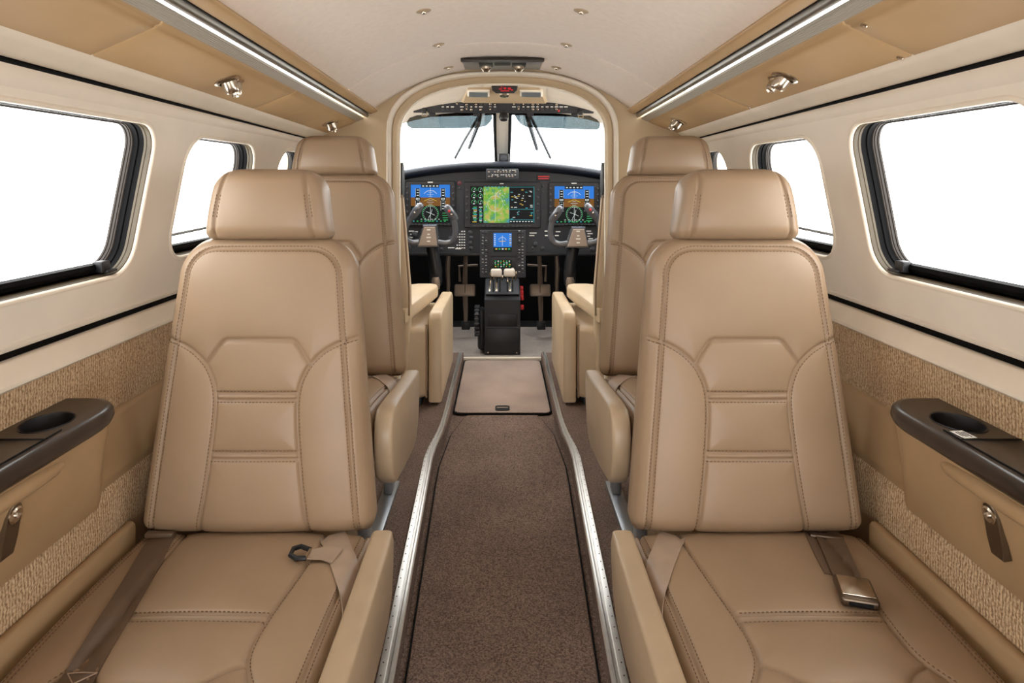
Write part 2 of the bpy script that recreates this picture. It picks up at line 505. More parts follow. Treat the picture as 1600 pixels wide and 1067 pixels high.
# windows
k = 0
for side, sg in (('left', -1), ('right', 1)):
    for w in WIN:
        k += 1
        mb = MB(); prof = [(-0.008, 0.0), (-0.0065, -0.0025), (-0.003, -0.004), (0.0, -0.003), (0.002, 0.001), (0.002, 0.004)]
        mb.loft([win_loop(w, a, d, sg) for a, d in prof], False, False)
        wo = mb.build('window_%d' % k, 'cream', None, 60); tag(wo, None, None, None, 'structure')
        mb = MB(); mb.loft([win_loop(w, a, d, sg) for a, d in [(0.002, 0.003), (0.003, 0.005), (0.002, 0.006), (0.0022, 0.014), (0.0035, 0.0152), (0.0035, 0.020)]], False, False); mb.build('reveal', 'taupe', wo, 30)
        mb = MB(); mb.loft([win_loop(w, a, d, sg) for a, d in [(0.0035, 0.019), (0.0028, 0.021), (0.0028, 0.031), (0.005, 0.033), (0.005, 0.036), (0.0042, 0.038), (0.006, 0.044)]], False, False); mb.build('rubber_seal', 'rubber', wo, 40)
        mb = MB(); mb.loft([win_loop(w, a, d, sg) for a, d in [(0.006, 0.043), (0.0075, 0.0445), (0.0072, 0.047), (0.009, 0.048), (0.009, 0.053), (0.011, 0.054), (0.011, 0.058)]], False, False); mb.build('pane_frame', 'frame_brown', wo, 30)
        mb = MB(); mb.loft([win_loop(w, 0.010, 0.0535, sg), win_loop(w, 0.010, 0.0565, sg)]); mb.build('pane', 'glass', wo, 30)
        # shade track bar along the bottom
        y0, y1, z0, z1, r = w
        zt = z0 + 0.014
        q = Vector((wx(zt), 0, zt)) + WN * 0.030
        mb = MB(); mb.tube([(sg * q.x, y0 + 0.05, q.z), (sg * q.x, y1 - 0.06, q.z)], 0.011, 8); tb = mb.build('track_bar', 'rubber', wo)
        yl = y1 - 0.075
        mb = MB(); mb.box((sg * (q.x - 0.012), yl, q.z + 0.002), (0.02, 0.03, 0.024), r=0.004).box((sg * (q.x - 0.022), yl + 0.012, q.z - 0.008), (0.012, 0.034, 0.006), r=0.002); mb.build('track_catch', 'black_plastic', wo)
        if k in (3, 7):
            mb = MB(); mb.tube([(sg * q.x, y0 + 0.045, q.z + 0.008), (sg * q.x, y0 + 0.05, q.z + 0.028), (sg * q.x, y0 + 0.065, q.z + 0.034), (sg * q.x, y1 - 0.08, q.z + 0.040), (sg * q.x, y1 - 0.07, q.z + 0.01)], 0.0042, 6); mb.build('wire_handle', 'steel_plate', wo)

# ------------------------------------------------------------------ overhead rails and panels
seams = [Y0, -0.3, 0.30, 1.09, 1.80, YB - 0.002]
trimno = 1
psu = {}
for sg, side in ((-1, 'left'), (1, 'right')):
    trimno += 1
    mb = strip([(0.505, 1.374, 1.337), (0.498, 1.366, 1.329), (0.500, 1.361, 1.324), (0.506, 1.360, 1.322), (0.524, 1.352, 1.315), (0.527, 1.353, 1.316)], sg)
    tr = mb.build('trim_%d' % trimno, 'leather_panel', None, 60); tag(tr, None, None, None, 'structure'); psu[side] = tr
    strip([(0.527, 1.353, 1.316), (0.529, 1.360, 1.323), (0.534, 1.358, 1.320)], sg).build('shadow_gap', 'black_gap', tr)
    strip([(0.534, 1.358, 1.320), (0.533, 1.345, 1.308), (0.536, 1.3405, 1.3035), (0.541, 1.339, 1.302), (0.546, 1.340, 1.303), (0.549, 1.344, 1.307)], sg).build('chrome_rail', 'rail_metal', tr, 60)
    strip([(0.549, 1.344, 1.307), (0.550, 1.348, 1.311), (0.554, 1.346, 1.309)], sg).build('shadow_gap', 'black_gap', tr)
    rib = []
    for q in range(6):
        x = 0.554 + q * 0.0042; z1 = 1.333 - q * 0.0019; z2 = z1 - 0.038
        rib += [(x, z1 + (0.006 if q == 0 else 0.0018), z2 + (0.006 if q == 0 else 0.0018)), (x + 0.0006, z1, z2), (x + 0.0030, z1 - 0.001, z2 - 0.001), (x + 0.0036, z1 + 0.0008, z2 + 0.0008)]
    strip(rib, sg).build('ribbed_rail', 'ribbed_grey', tr, 20)
    # leather overhead panels
    for a, b in zip(seams[:-1], seams[1:]):
        a += 0.0012; b -= 0.0012
        cs = [(0.5795, 1.330, 1.295), (0.5795, 1.322, 1.285), (0.583, 1.317, 1.281), (0.590, 1.3155, 1.279), (0.5925, 1.3115, 1.276)] + [(0.5925 + (0.6985 - 0.5925) * t, 1.3115 + (1.2635 - 1.3115) * t, 1.276 + (1.2385 - 1.276) * t) for t in (0.1, 0.5, 0.94)] + [(0.6985, 1.2640, 1.2395), (0.700, 1.270, 1.245)]
        loops = []
        ys = [a, a + 0.001, a + 0.0035] + smooth_ys(a + 0.05, b - 0.05, 6) + [b - 0.0035, b - 0.001, b]
        for y in ys:
            e = min(y - a, b - y); d = 0.006 if e < 1e-6 else (0.0014 if e < 0.002 else 0)
            loops.append([(sg * (x + 0.35 * d), y, up(z1, z2, y) + d) for x, z1, z2 in cs])
        mb = MB(); mb.loft(loops, closed=False); mb.build('overhead_panel', 'leather_panel', tr, 50)
    strip([(0.5795, 1.340, 1.304), (0.70, 1.282, 1.256)], sg).build('panel_backing', 'black_gap', tr)


def psu_pt(sg, t, y, off=0.0):
    x = 0.5925 + (0.6985 - 0.5925) * t
    z = up(1.3115 + (1.2635 - 1.3115) * t, 1.276 + (1.2385 - 1.276) * t, y)
    n = Vector((-sg * 0.41, 0, -0.91)).normalized()
    return Vector((sg * x, y, z)) + n * off, n


def reading_lamp(sg, y, lab, s=1.0):
    p, n = psu_pt(sg, 0.42, y)
    root = empty('reading_lamp', p)
    q = Vector((0, 0, 1)).rotation_difference(n).to_matrix()
    def L(prof, off, axis, name, m):
        ax = (q @ Vector(axis)).normalized()
        return MB().lathe([(r * s, h * s) for r, h in prof], q @ Vector(off) * s, ax, 20).build(name, m, root, 35)
    yl = q @ Vector((0, 1, 0))
    d = 1 if yl.y > 0 else -1
    L([(0.030, -0.002), (0.030, 0.002), (0.026, 0.004), (0.020, 0.005), (0.019, -0.001)], (0, -0.017 * d, 0), (0, 0, 1), 'bezel', 'nickel')
    L([(0.018, -0.002), (0.0175, 0.012), (0.0165, 0.022), (0.0135, 0.026), (0.0125, 0.020)], (0, -0.015 * d, 0.003), (0.15, 0.35 * d, 0.9), 'lamp_head', 'nickel')
    L([(0.022, -0.002), (0.022, 0.002), (0.018, 0.004), (0.012, 0.004)], (0, 0.023 * d, 0), (0, 0, 1), 'nozzle_ring', 'nickel')
    L([(0.0145, -0.001), (0.0145, 0.010), (0.0125, 0.024), (0.0095, 0.030), (0.0075, 0.026)], (0, 0.023 * d, 0.002), (0.25, -0.15 * d, 0.95), 'air_nozzle', 'nickel')
    tag(root, lab, 'lamp', 'reading lamps and air nozzles in the overhead panels')


reading_lamp(-1, 1.50, 'nickel reading lamp with air nozzle in left overhead panel above the front seat')
reading_lamp(-1, 2.38, 'nickel reading lamp at the bulkhead end of left overhead panel')
reading_lamp(1, 1.46, 'nickel reading lamp with air nozzle in right overhead panel above the front seat')
reading_lamp(1, 2.33, 'nickel reading lamp at the bulkhead end of right overhead panel')
for (t, y, s) in ((0.06, 1.06, 1.0), (0.95, 1.115, 1.0), (0.93, 1.79, 0.7)):
    p, n = psu_pt(1, t, y)
    MB().lathe([(0.0062 * s, -0.001), (0.0062 * s, 0.0012), (0.005 * s, 0.0025), (0.0028 * s, 0.003), (0.0024 * s, 0.0012)], p, n, 12).build('screw', 'nickel', psu['right'])

# small round fasteners on the ceiling
spots = [(-0.205, 1.665, 'front-left'), (0.205, 1.665, 'front-right'), (-0.205, 2.05, ''), (0.205, 2.05, ''), (-0.205, 2.43, ''), (0.205, 2.43, '')]
nm = ['nearest left round metal button on the headliner', 'nearest right round metal button on the headliner', 'middle left round metal button at the headliner seam', 'middle right round metal button at the headliner seam', 'far left round metal button beside the arch top', 'far right round metal button beside the arch top']
for (x, y, _), lab in zip(spots, nm):
    z = ceil_z(x, y)
    root = empty('ceiling_button', (x, y, z))
    ax = Vector((-x * 0.9, 0, -1)).normalized()
    MB().lathe([(0.020, -0.002), (0.020, 0.001), (0.016, 0.003), (0.009, 0.0035), (0.0088, 0.002)], (0, 0, 0), ax, 20).build('rosette', 'leather_gusset', root)
    MB().lathe([(0.0085, 0.0), (0.0085, 0.005), (0.0065, 0.008), (0.002, 0.009)], (0, 0, 0), ax, 16).build('stud', 'nickel', root)
    tag(root, lab, 'button', 'round buttons on the headliner')

# ceiling light unit above the arch
lu = empty('ceiling_light_unit', (0, 2.42, 1.4885))
MB().box((0, -0.105, -0.002), (0.302, 0.020, 0.016), r=0.003).build('front_bar', 'console_wood', lu)
MB().box((0, 0.0, 0.003), (0.296, 0.20, 0.010), r=0.003).build('plate', 'steel_plate', lu)
for x in (-0.062, 0.062):
    MB().box((x, -0.03, -0.004), (0.052, 0.10, 0.008), r=0.003).build('lamp_base', 'black_plastic', lu)
    MB().lathe([(0.021, -0.002), (0.021, 0.006), (0.015, 0.012), (0.012, 0.018), (0.006, 0.020)], (x, 0.01, -0.007), (0, 0.15, -1), 18).build('lamp_head', 'nickel', lu)
MB().box((0, -0.03, -0.002), (0.06, 0.07, 0.004), r=0.001).build('switch_plate', 'panel_mid', lu)
tag(lu, 'dark flat light unit with two small lamps above the arch', 'light')

# ------------------------------------------------------------------ forward bulkhead with arched opening
def arch(a, zs, zt, n=28, zb=0.0, e=2.45, cx=0.0):
    pts = [(cx - a, zb), (cx - a, zb + 0.5 * (zs - zb))]
    for k in range(n + 1):
        t = PI - PI * k / n
        c, s = math.cos(t), math.sin(t)
        pts.append((cx + a * math.copysign(abs(c) ** (2 / e), c), zs + (zt - zs) * abs(s) ** (2 / e)))
    pts += [(cx + a, zb + 0.5 * (zs - zb)), (cx + a, zb)]
    return pts


ARCH_IN = dict(a=0.420, zs=1.225, zt=1.443)
bm = bmesh.new(); edges = []
outer = [(-0.86, 0), (-0.86, 1.30), (-0.6, 1.52), (0, 1.56), (0.6, 1.52), (0.86, 1.30), (0.86, 0)]
inner = list(reversed(arch(0.462, 1.24, 1.487)))
pts = [(x, YB, z) for x, z in outer + inner]
vs = [bm.verts.new(p) for p in pts]
for i in range(len(vs)): edges.append(bm.edges.new((vs[i], vs[(i + 1) % len(vs)])))
bmesh.ops.triangle_fill(bm, use_beauty=True, edges=edges)
mb = MB(); mb.bm(bm)
wall_f = mb.build('wall_front', 'bulkhead', None, 20); tag(wall_f, 'beige bulkhead with arched opening to the cockpit', None, None, 'structure')


def arch_sweep(rows):
    mb = MB(); mb.loft([[(x, y, z) for x, z in arch(a, zs, zt)] for a, zs, zt, y in rows], closed=False); return mb


arch_sweep([(0.462, 1.240, 1.487, YB), (0.460, 1.239, 1.485, YB - 0.016), (0.455, 1.238, 1.480, YB - 0.022), (0.449, 1.236, 1.474, YB - 0.022), (0.444, 1.235, 1.469, YB - 0.016), (0.443, 1.234, 1.468, YB - 0.004), (0.441, 1.233, 1.466, YB + 0.002)]).build('arch_bead', 'cream', wall_f, 50)
arch_sweep([(0.441, 1.233, 1.466, YB + 0.002), (0.438, 1.232, 1.463, YB + 0.002), (0.4365, 1.231, 1.4605, YB - 0.004), (0.424, 1.226, 1.447, YB + 0.006), (0.4205, 1.2255, 1.444, YB + 0.02), (0.4205, 1.2255, 1.444, YB + 0.05)]).build('arch_frame', 'bulkhead', wall_f, 50)
arch_sweep([(0.4205, 1.2255, 1.444, YB + 0.046), (0.4165, 1.224, 1.440, YB + 0.046), (0.4155, 1.2235, 1.439, YB + 0.052), (0.4155, 1.2235, 1.439, YB + 0.064), (0.43, 1.23, 1.455, YB + 0.07)]).build('arch_lip', 'white_trim', wall_f, 50)

# ------------------------------------------------------------------ upholstered pads
def seg_dist(U, V, poly):
    d = np.full(U.shape, 9.0)
    for (a, b), (c, e) in zip(poly[:-1], poly[1:]):
        px, py = c - a, e - b; L = px * px + py * py + 1e-12
        t = np.clip(((U - a) * px + (V - b) * py) / L, 0, 1)
        d = np.minimum(d, np.hypot(U - a - t * px, V - b - t * py))
    return d


def smooth_poly(p, n=5):
    """Catmull-Rom through the points"""
    p = [np.array(q, float) for q in p]; q = [2 * p[0] - p[1]] + p + [2 * p[-1] - p[-2]]; out = []
    for i in range(1, len(q) - 2):
        for k in range(n):
            t = k / n
            out.append(tuple(0.5 * ((2 * q[i]) + (-q[i - 1] + q[i + 1]) * t + (2 * q[i - 1] - 5 * q[i] + 4 * q[i + 1] - q[i + 2]) * t * t + (-q[i - 1] + 3 * q[i] - 3 * q[i + 1] + q[i + 2]) * t ** 3)))
    out.append(tuple(p[-1])); return out


def offset_poly(p, d):
    out = []
    for i, q in enumerate(p):
        a = np.array(p[max(i - 1, 0)]); b = np.array(p[min(i + 1, len(p) - 1)]); t = b - a; t = t / (np.hypot(*t) + 1e-9)
        out.append((q[0] - t[1] * d, q[1] + t[0] * d))
    return out


def mir(p): return [(-a, b) for a, b in p]


class Pad:
    """padded leather slab: face towards -Y, x = u, z = v, sides and rear close it"""

    def __init__(s, hw, H, rT, rB, T, R, seams, nu, nv, crown=0.012, puff=0.005, puff_w=0.022, depth=0.006, sig=0.0036, vcrown=0.0, wrinkle=0.0):
        s.hw, s.H, s.rT, s.rB, s.T, s.R = hw, H, rT, rB, T, R
        s.seams, s.crown, s.puff, s.pw, s.depth, s.sig, s.vcrown, s.wr = seams, crown, puff, puff_w, depth, sig, vcrown, wrinkle
        v = np.linspace(0, 1, nv + 1) * H
        S = np.linspace(-1, 1, nu + 1)
        W = np.array([s.width(x) for x in v])
        U = S[None, :] * W[:, None]; V = np.repeat(v[:, None], nu + 1, 1)
        Yd = s.height(U, V)
        s.U, s.V, s.nu, s.nv = U, V, nu, nv
        verts = np.stack([U, Yd, V], -1).reshape(-1, 3)
        idx = np.arange((nu + 1) * (nv + 1)).reshape(nv + 1, nu + 1)
        q = np.stack([idx[:-1, :-1], idx[:-1, 1:], idx[1:, 1:], idx[1:, :-1]], -1).reshape(-1, 4)
        s.face_u = ((U[:-1, :-1] + U[1:, 1:] + U[:-1, 1:] + U[1:, :-1]) / 4).reshape(-1)
        s.face_v = ((V[:-1, :-1] + V[1:, 1:] + V[:-1, 1:] + V[1:, :-1]) / 4).reshape(-1)
        ring = list(idx[0, :]) + list(idx[1:, -1]) + list(idx[-1, -2::-1]) + list(idx[-2:0:-1, 0])
        base = verts[ring]; c = np.array([0, 0, H / 2])
        quads = [tuple(x) for x in q]; vl = [verts]; nb = len(verts); prev = ring; n = len(ring)
        for (yy, sc) in ((0.4 * T, 1.012), (T - 0.4 * R, 1.004), (T - 0.1 * R, 0.975), (T, 0.93)):
            p = base.copy(); p[:, 1] = yy
            p[:, 0] = base[:, 0] * sc; p[:, 2] = c[2] + (base[:, 2] - c[2]) * sc
            vl.append(p); cur = list(range(nb, nb + n)); nb += n
            for i in range(n):
                quads.append((prev[i], cur[i], cur[(i + 1) % n], prev[(i + 1) % n]))
            prev = cur
        s.verts = np.concatenate(vl); s.quads = quads; s.cap = tuple(reversed(prev)); s.nfront = len(q)

    def width(s, v):
        h = s.hw(v); r = s.rT
        if v > s.H - r: h -= r - math.sqrt(max(r * r - (v - s.H + r) ** 2, 0))
        r = s.rB
        if v < r: h -= r - math.sqrt(max(r * r - (r - v) ** 2, 0))
        return h

    def height(s, U, V):
        hw = s.hw(V); a = np.abs(U)
        d = np.minimum(np.minimum(hw - a, V), s.H - V)
        for r, vc, up_ in ((s.rT, s.H - s.rT, 1), (s.rB, s.rB, -1)):
            ca = hw - r
            m = (a > ca) & ((V - vc) * up_ > 0)
            d = np.where(m, r - np.hypot(a - ca, V - vc), d)
        e = np.clip(1 - d / s.R, 0, 1)
        y = s.R * (1 - np.sqrt(np.clip(1 - e * e, 0, 1)))
        y = y - s.crown * (1 - (a / hw) ** 2) - s.vcrown * (1 - (2 * V / s.H - 1) ** 2)
        if s.seams:
            dm = np.full(U.shape, 9.0)
            for p in s.seams: dm = np.minimum(dm, seg_dist(U, V, p))
            y = y + s.depth * np.exp(-(dm / s.sig) ** 2) - s.puff * (1 - np.exp(-(dm / s.pw) ** 1.3))
        if s.wr:
            y = y + s.wr * np.sin(U * 21 + V * 9) * np.sin(V * 17 - U * 6 + 1)
        return y

    def h1(s, u, v): return float(s.height(np.array([u]), np.array([v]))[0])

    def make(s, name, material, regions, xf=None):
        """regions: list of (part name, mask over the front faces); returns (shell mesh, [(name, mesh)])"""
        V = s.verts if xf is None else xf(s.verts)
        full = bpy.data.meshes.new(name + '_full'); full.from_pydata([tuple(p) for p in V], [], s.quads + [s.cap]); full.update()
        bm = bmesh.new(); bm.from_mesh(full); bmesh.ops.recalc_face_normals(bm, faces=bm.faces[:]); bm.to_mesh(full); bm.free()
        N = np.zeros(len(V) * 3); full.vertex_normals.foreach_get('vector', N); N = N.reshape(-1, 3)
        polys = [tuple(p.vertices) for p in full.polygons]
        owner = np.zeros(len(polys), int)
        for i, (nm, mask) in enumerate(regions): owner[:s.nfront][mask] = i + 1
        out = []
        for i in range(len(regions) + 1):
            fs = [polys[j] for j in np.nonzero(owner == i)[0]]
            used = np.unique(np.concatenate([np.array(f) for f in fs])); rm = np.full(len(V), -1); rm[used] = np.arange(len(used))
            me = bpy.data.meshes.new(name if i == 0 else regions[i - 1][0])
            me.from_pydata([tuple(p) for p in V[used]], [], [tuple(int(rm[k]) for k in f) for f in fs]); me.update()
            me.shade_smooth(); me.normals_split_custom_set_from_vertices([tuple(x) for x in N[used]])
            me.materials.append(M[material]); out.append(me)
        bpy.data.meshes.remove(full)
        return out[0], [(regions[i][0], out[i + 1]) for i in range(len(regions))]

    def stitches(s, lines, xf=None, pitch=0.0075, ln=0.0053):
        """short threads laid along the lines, one joined mesh"""
        vs, fs = [], []
        for p in lines:
            acc = 0.0
            for (a, b), (c, e) in zip(p[:-1], p[1:]):
                L = math.hypot(c - a, e - b)
                if L < 1e-6: continue
                t = (pitch - acc) if acc else 0.0
                tx, ty = (c - a) / L, (e - b) / L
                while t <= L:
                    u, v = a + tx * t, b + ty * t
                    y0 = s.h1(u - tx * ln / 2, v - ty * ln / 2); y1 = s.h1(u + tx * ln / 2, v + ty * ln / 2)
                    w = 0.0010; k = len(vs)
                    for (q, yy, ww, up_) in ((-ln / 2, y0, w * 0.4, 0.0001), (0, min(y0, y1), w, 0.0015), (ln / 2, y1, w * 0.4, 0.0001)):
                        cx, cz = u + tx * q, v + ty * q
                        vs += [(cx - ty * ww, yy + 0.0005, cz + tx * ww), (cx, yy - up_, cz), (cx + ty * ww, yy + 0.0005, cz - tx * ww)]
                    for r in (0, 3): fs += [(k + r, k + r + 3, k + r + 4, k + r + 1), (k + r + 1, k + r + 4, k + r + 5, k + r + 2)]
                    t += pitch
                acc = L - (t - pitch)
        vs = np.array(vs)
        if xf is not None: vs = xf(vs)
        me = bpy.data.meshes.new('stitching'); me.from_pydata([tuple(p) for p in vs], [], fs); me.update(); me.materials.append(M['thread'])
        return me


# backrest
BH = 0.615
hwb = lambda v: 0.2450 - 0.098 * v
bol = smooth_poly([(0.200, 0.4005), (0.170, 0.392), (0.139, 0.375), (0.112, 0.350), (0.096, 0.322), (0.087, 0.290), (0.0855, 0.248), (0.0915, 0.17), (0.10, 0.094), (0.1145, -0.002)], 5)
trap = smooth_poly([(-0.107, 0.352), (-0.098, 0.3665), (-0.080, 0.392), (-0.070, 0.398), (-0.055, 0.3995), (0.055, 0.3995), (0.070, 0.398), (0.080, 0.392), (0.098, 0.3665), (0.107, 0.352)], 4)
bv = np.array([p[1] for p in bol][::-1]); bu = np.array([p[0] for p in bol][::-1])
Sb = lambda v: np.interp(v, bv, bu)
edge_r = [(hwb(v) - 0.029, v) for v in np.linspace(-0.0, 0.53, 20)] + [(hwb(0.53) - 0.029 - 0.062 * (1 - math.cos(t)), 0.53 + 0.062 * math.sin(t)) for t in np.linspace(0.15, PI / 2, 8)]
edge_path = edge_r + mir(edge_r)[::-1]
EdgeU = lambda v: np.interp(v, [p[1] for p in edge_r], [p[0] for p in edge_r])
bands = [0.155, 0.168, 0.275, 0.289]
hs = [[(-float(Sb(b)), b), (float(Sb(b)), b)] for b in bands]
back = Pad(hwb, BH, 0.075, 0.028, 0.085, 0.036, [bol, mir(bol), trap, edge_path] + hs, 176, 224, crown=0.010, vcrown=0.006, wrinkle=0.0004)
fu, fv = back.face_u, back.face_v; au = np.abs(fu)
Tt = np.interp(au, [0, 0.055, 0.07, 0.08, 0.098, 0.107], [0.3995, 0.3995, 0.398, 0.392, 0.3665, 0.352])
inside = (au < EdgeU(fv)) & (fv < 0.592)
bolm = inside & (fv < 0.4005) & (au > Sb(fv))
cen = inside & (fv < 0.4005) & (au <= Sb(fv)) & (fv < Tt)
uppr = inside & ~bolm & ~cen
bregs = [('upper_panel', uppr), ('bolster', bolm & (fu < 0)), ('bolster', bolm & (fu > 0))]
lims = [-1] + bands + [1]
for i in range(5):
    bregs.append(('band' if i in (1, 3) else 'centre_panel', cen & (fv > lims[i]) & (fv <= lims[i + 1])))
back_shell, back_parts = back.make('backrest', 'leather', bregs)
back_st = back.stitches([offset_poly(bol, 0.0055), mir(offset_poly(bol, 0.0055)), offset_poly(edge_path, 0.0055), offset_poly(edge_path, -0.0055),
                         [(-float(Sb(.293)) + .004, .2935), (float(Sb(.293)) - .004, .2935)], [(-float(Sb(.27)) + .004, .2705), (float(Sb(.27)) - .004, .2705)],
                         [(-float(Sb(.17)) + .004, .1725), (float(Sb(.17)) - .004, .1725)], [(-float(Sb(.15)) + .004, .1505), (float(Sb(.15)) - .004, .1505)]])

# headrest
hwh = lambda v: 0.137 - 0.15 * v
hseam = [(0.107, -0.002), (0.102, 0.05), (0.094, 0.10), (0.081, 0.160)]
head = Pad(hwh, 0.155, 0.045, 0.020, 0.085, 0.030, [hseam, mir(hseam)], 96, 56, crown=0.014, vcrown=0.012, puff=0.002)
hu, hv = head.face_u, np.array(head.face_v); hS = np.interp(hv, [p[1] for p in hseam], [p[0] for p in hseam])
head_shell, head_parts = head.make('headrest', 'leather', [('face_panel', (np.abs(hu) < hS)), ('gusset', hu >= hS), ('gusset', hu <= -hS)])
head_st = head.stitches([offset_poly(hseam, 0.005)[1:-1], mir(offset_poly(hseam, 0.005))[1:-1], offset_poly(hseam, -0.005)[1:-1], mir(offset_poly(hseam, -0.005))[1:-1]])

# seat cushion (v runs from under the backrest to the front edge)
CL = 0.545
hwc = lambda v: 0.2485 - 0.02 * v
cseam = smooth_poly([(0.148, 0.0), (0.146, 0.06), (0.136, 0.18), (0.1245, 0.285), (0.121, 0.34), (0.126, 0.385), (0.146, 0.425), (0.172, 0.452), (0.200, 0.466)], 5)
ctrap = smooth_poly([(-0.1265, 0.392), (-0.100, 0.406), (-0.080, 0.425), (-0.062, 0.4315), (-0.03, 0.432), (0.03, 0.432), (0.062, 0.4315), (0.080, 0.425), (0.100, 0.406), (0.1265, 0.392)], 4)
cedge = [(hwc(v) - 0.021, v) for v in np.linspace(0, 0.52, 16)]
ch = [[(-0.1245, 0.282), (0.1245, 0.282)], [(-0.1235, 0.296), (0.1235, 0.296)]]
cush = Pad(hwc, CL, 0.05, 0.02, 0.13, 0.030, [cseam, mir(cseam), ctrap, cedge, mir(cedge)] + ch, 168, 180, crown=0.008, vcrown=0.010, wrinkle=0.0006)
cu_, cv_ = cush.face_u, cush.face_v
cS = np.interp(cv_, [p[1] for p in cseam], [p[0] for p in cseam]); cE = hwc(cv_) - 0.021; acu = np.abs(cu_)
cT = np.interp(acu, [0, 0.062, 0.08, 0.1, 0.1265], [0.432, 0.4315, 0.425, 0.406, 0.392])
wing = (acu > cS) & (acu < cE) & (cv_ < 0.466)
cen = (acu <= cS) & (cv_ < cT)
front = (acu < cE) & ~wing & ~cen & (cv_ < 0.52)
rot_c = lambda P: np.stack([-P[:, 0], -P[:, 2], -P[:, 1]], -1)
cush_shell, cush_parts = cush.make('cushion', 'leather', [('wing', wing & (cu_ < 0)), ('wing', wing & (cu_ > 0)), ('rear_panel', cen & (cv_ < 0.282)), ('band', cen & (cv_ >= 0.282) & (cv_ < 0.296)), ('thigh_panel', cen & (cv_ >= 0.296)), ('front_panel', front)], rot_c)
cush_st = cush.stitches([offset_poly(cseam, -0.0055), mir(offset_poly(cseam, -0.0055)), [(-0.12, 0.2775), (0.12, 0.2775)], [(-0.12, 0.3005), (0.12, 0.3005)],
                         offset_poly(cedge, 0.006), mir(offset_poly(cedge, 0.006)), offset_poly(cedge, -0.006), mir(offset_poly(cedge, -0.006))], rot_c)


def mo(name, me, parent):
    return link(bpy.data.objects.new(name, me), parent)


def pad_parts(o, parts, st):
    for nm, me in parts: mo(nm, me, o)
    tag(mo('stitching', st, o), None, None, None, 'stuff')


# side flap beside the cushion, aisle side at +x (mirrored for the right seats)
def flap_mesh():
    mb = MB()
    prof = [(-0.02, 0.0), (0.04, -0.003), (0.20, -0.006), (0.42, -0.008), (0.50, -0.012), (0.525, -0.03), (0.530, -0.06), (0.520, -0.10), (0.49, -0.135), (0.44, -0.155), (0.30, -0.160), (0.10, -0.160), (0.03, -0.150), (-0.01, -0.12), (-0.03, -0.06), (-0.032, -0.02)]
    c = (0.25, -0.075)
    loops = []
    for x, s in ((0.0, 0.93), (0.002, 0.97), (0.006, 0.992), (0.012, 1.0), (0.032, 1.0), (0.038, 0.992), (0.042, 0.972), (0.044, 0.93)):
        d = 1 - s
        loops.append([(x, -(c[0] + (y - c[0]) * (1 - d * 0.5)), c[1] + (z - c[1]) * (1 - d)) for y, z in prof])
    mb.loft(loops); return mb


flap_r = flap_mesh().mesh('side_flap', 50); flap_r.materials.append(M['leather_gusset'])
flap_l = flap_mesh().mirror().mesh('side_flap', 50); flap_l.materials.append(M['leather_gusset'])


def pedestal(root, ztop):
    mb = MB()
    mb.box((0, -0.13, ztop - 0.03), (0.40, 0.42, 0.035), r=0.006).build('seat_pan', 'leg_metal', root)
    for sx in (-0.19, 0.19):
        MB().box((sx, -0.12, 0.008), (0.045, 0.50, 0.016), r=0.003).build('floor_track', 'leg_metal', root)
        for sy in (0.06, -0.30):
            m2 = MB(); m2.box((sx, sy, 0.5 * (ztop - 0.03) + 0.008), (0.028, 0.05, ztop - 0.045), r=0.004); m2.build('leg', 'leg_metal', root)
    MB().box((0, -0.14, 0.5 * (ztop - 0.04)), (0.30, 0.34, ztop - 0.06), r=0.01).build('base_cover', 'leather_wall', root)


def make_seat(name, loc, inner, recline, ctop, tilt, label, flap_dy=0.0, flap_len=1.0, bs=1.0, hs=1.0):
    """inner = +1 when the aisle is on the +x side; ctop = cushion height above the side floor at the crease"""
    root = empty(name, loc); tag(root, label, 'seat', 'tan leather cabin seats')
    b = mo('backrest', back_shell, root); b.location = (0, 0, ctop - 0.012); b.rotation_euler = (-recline, 0, 0); b.scale = (1, 1, bs)
    pad_parts(b, back_parts, back_st)
    h = mo('headrest', head_shell, root)
    BH_ = BH * bs; h.scale = (1, 1, hs)
    h.location = (0, (BH_ + 0.002) * math.sin(recline) - 0.010 * math.cos(recline), ctop - 0.012 + (BH_ + 0.002) * math.cos(recline) - 0.004); h.rotation_euler = (-recline * 0.8, 0, 0)
    pad_parts(h, head_parts, head_st)
    for sx in (-0.05, 0.05):
        MB().tube([(sx, 0.045, -0.02), (sx, 0.045, 0.012)], 0.006, 8).build('headrest_post', 'chrome', h)
    c = mo('cushion', cush_shell, root); c.location = (0, 0.035, ctop - 0.025); c.rotation_euler = (-tilt, 0, 0)
    pad_parts(c, cush_parts, cush_st)
    f = mo('side_flap', flap_r if inner > 0 else flap_l, root)
    f.location = (inner * 0.2515, -0.045 + flap_dy, ctop + 0.012); f.rotation_euler = (-tilt, 0, 0); f.scale = (1, flap_len, 1.0 if tilt == 0 else 1.28)
    pedestal(root, ctop - 0.14)
    return root


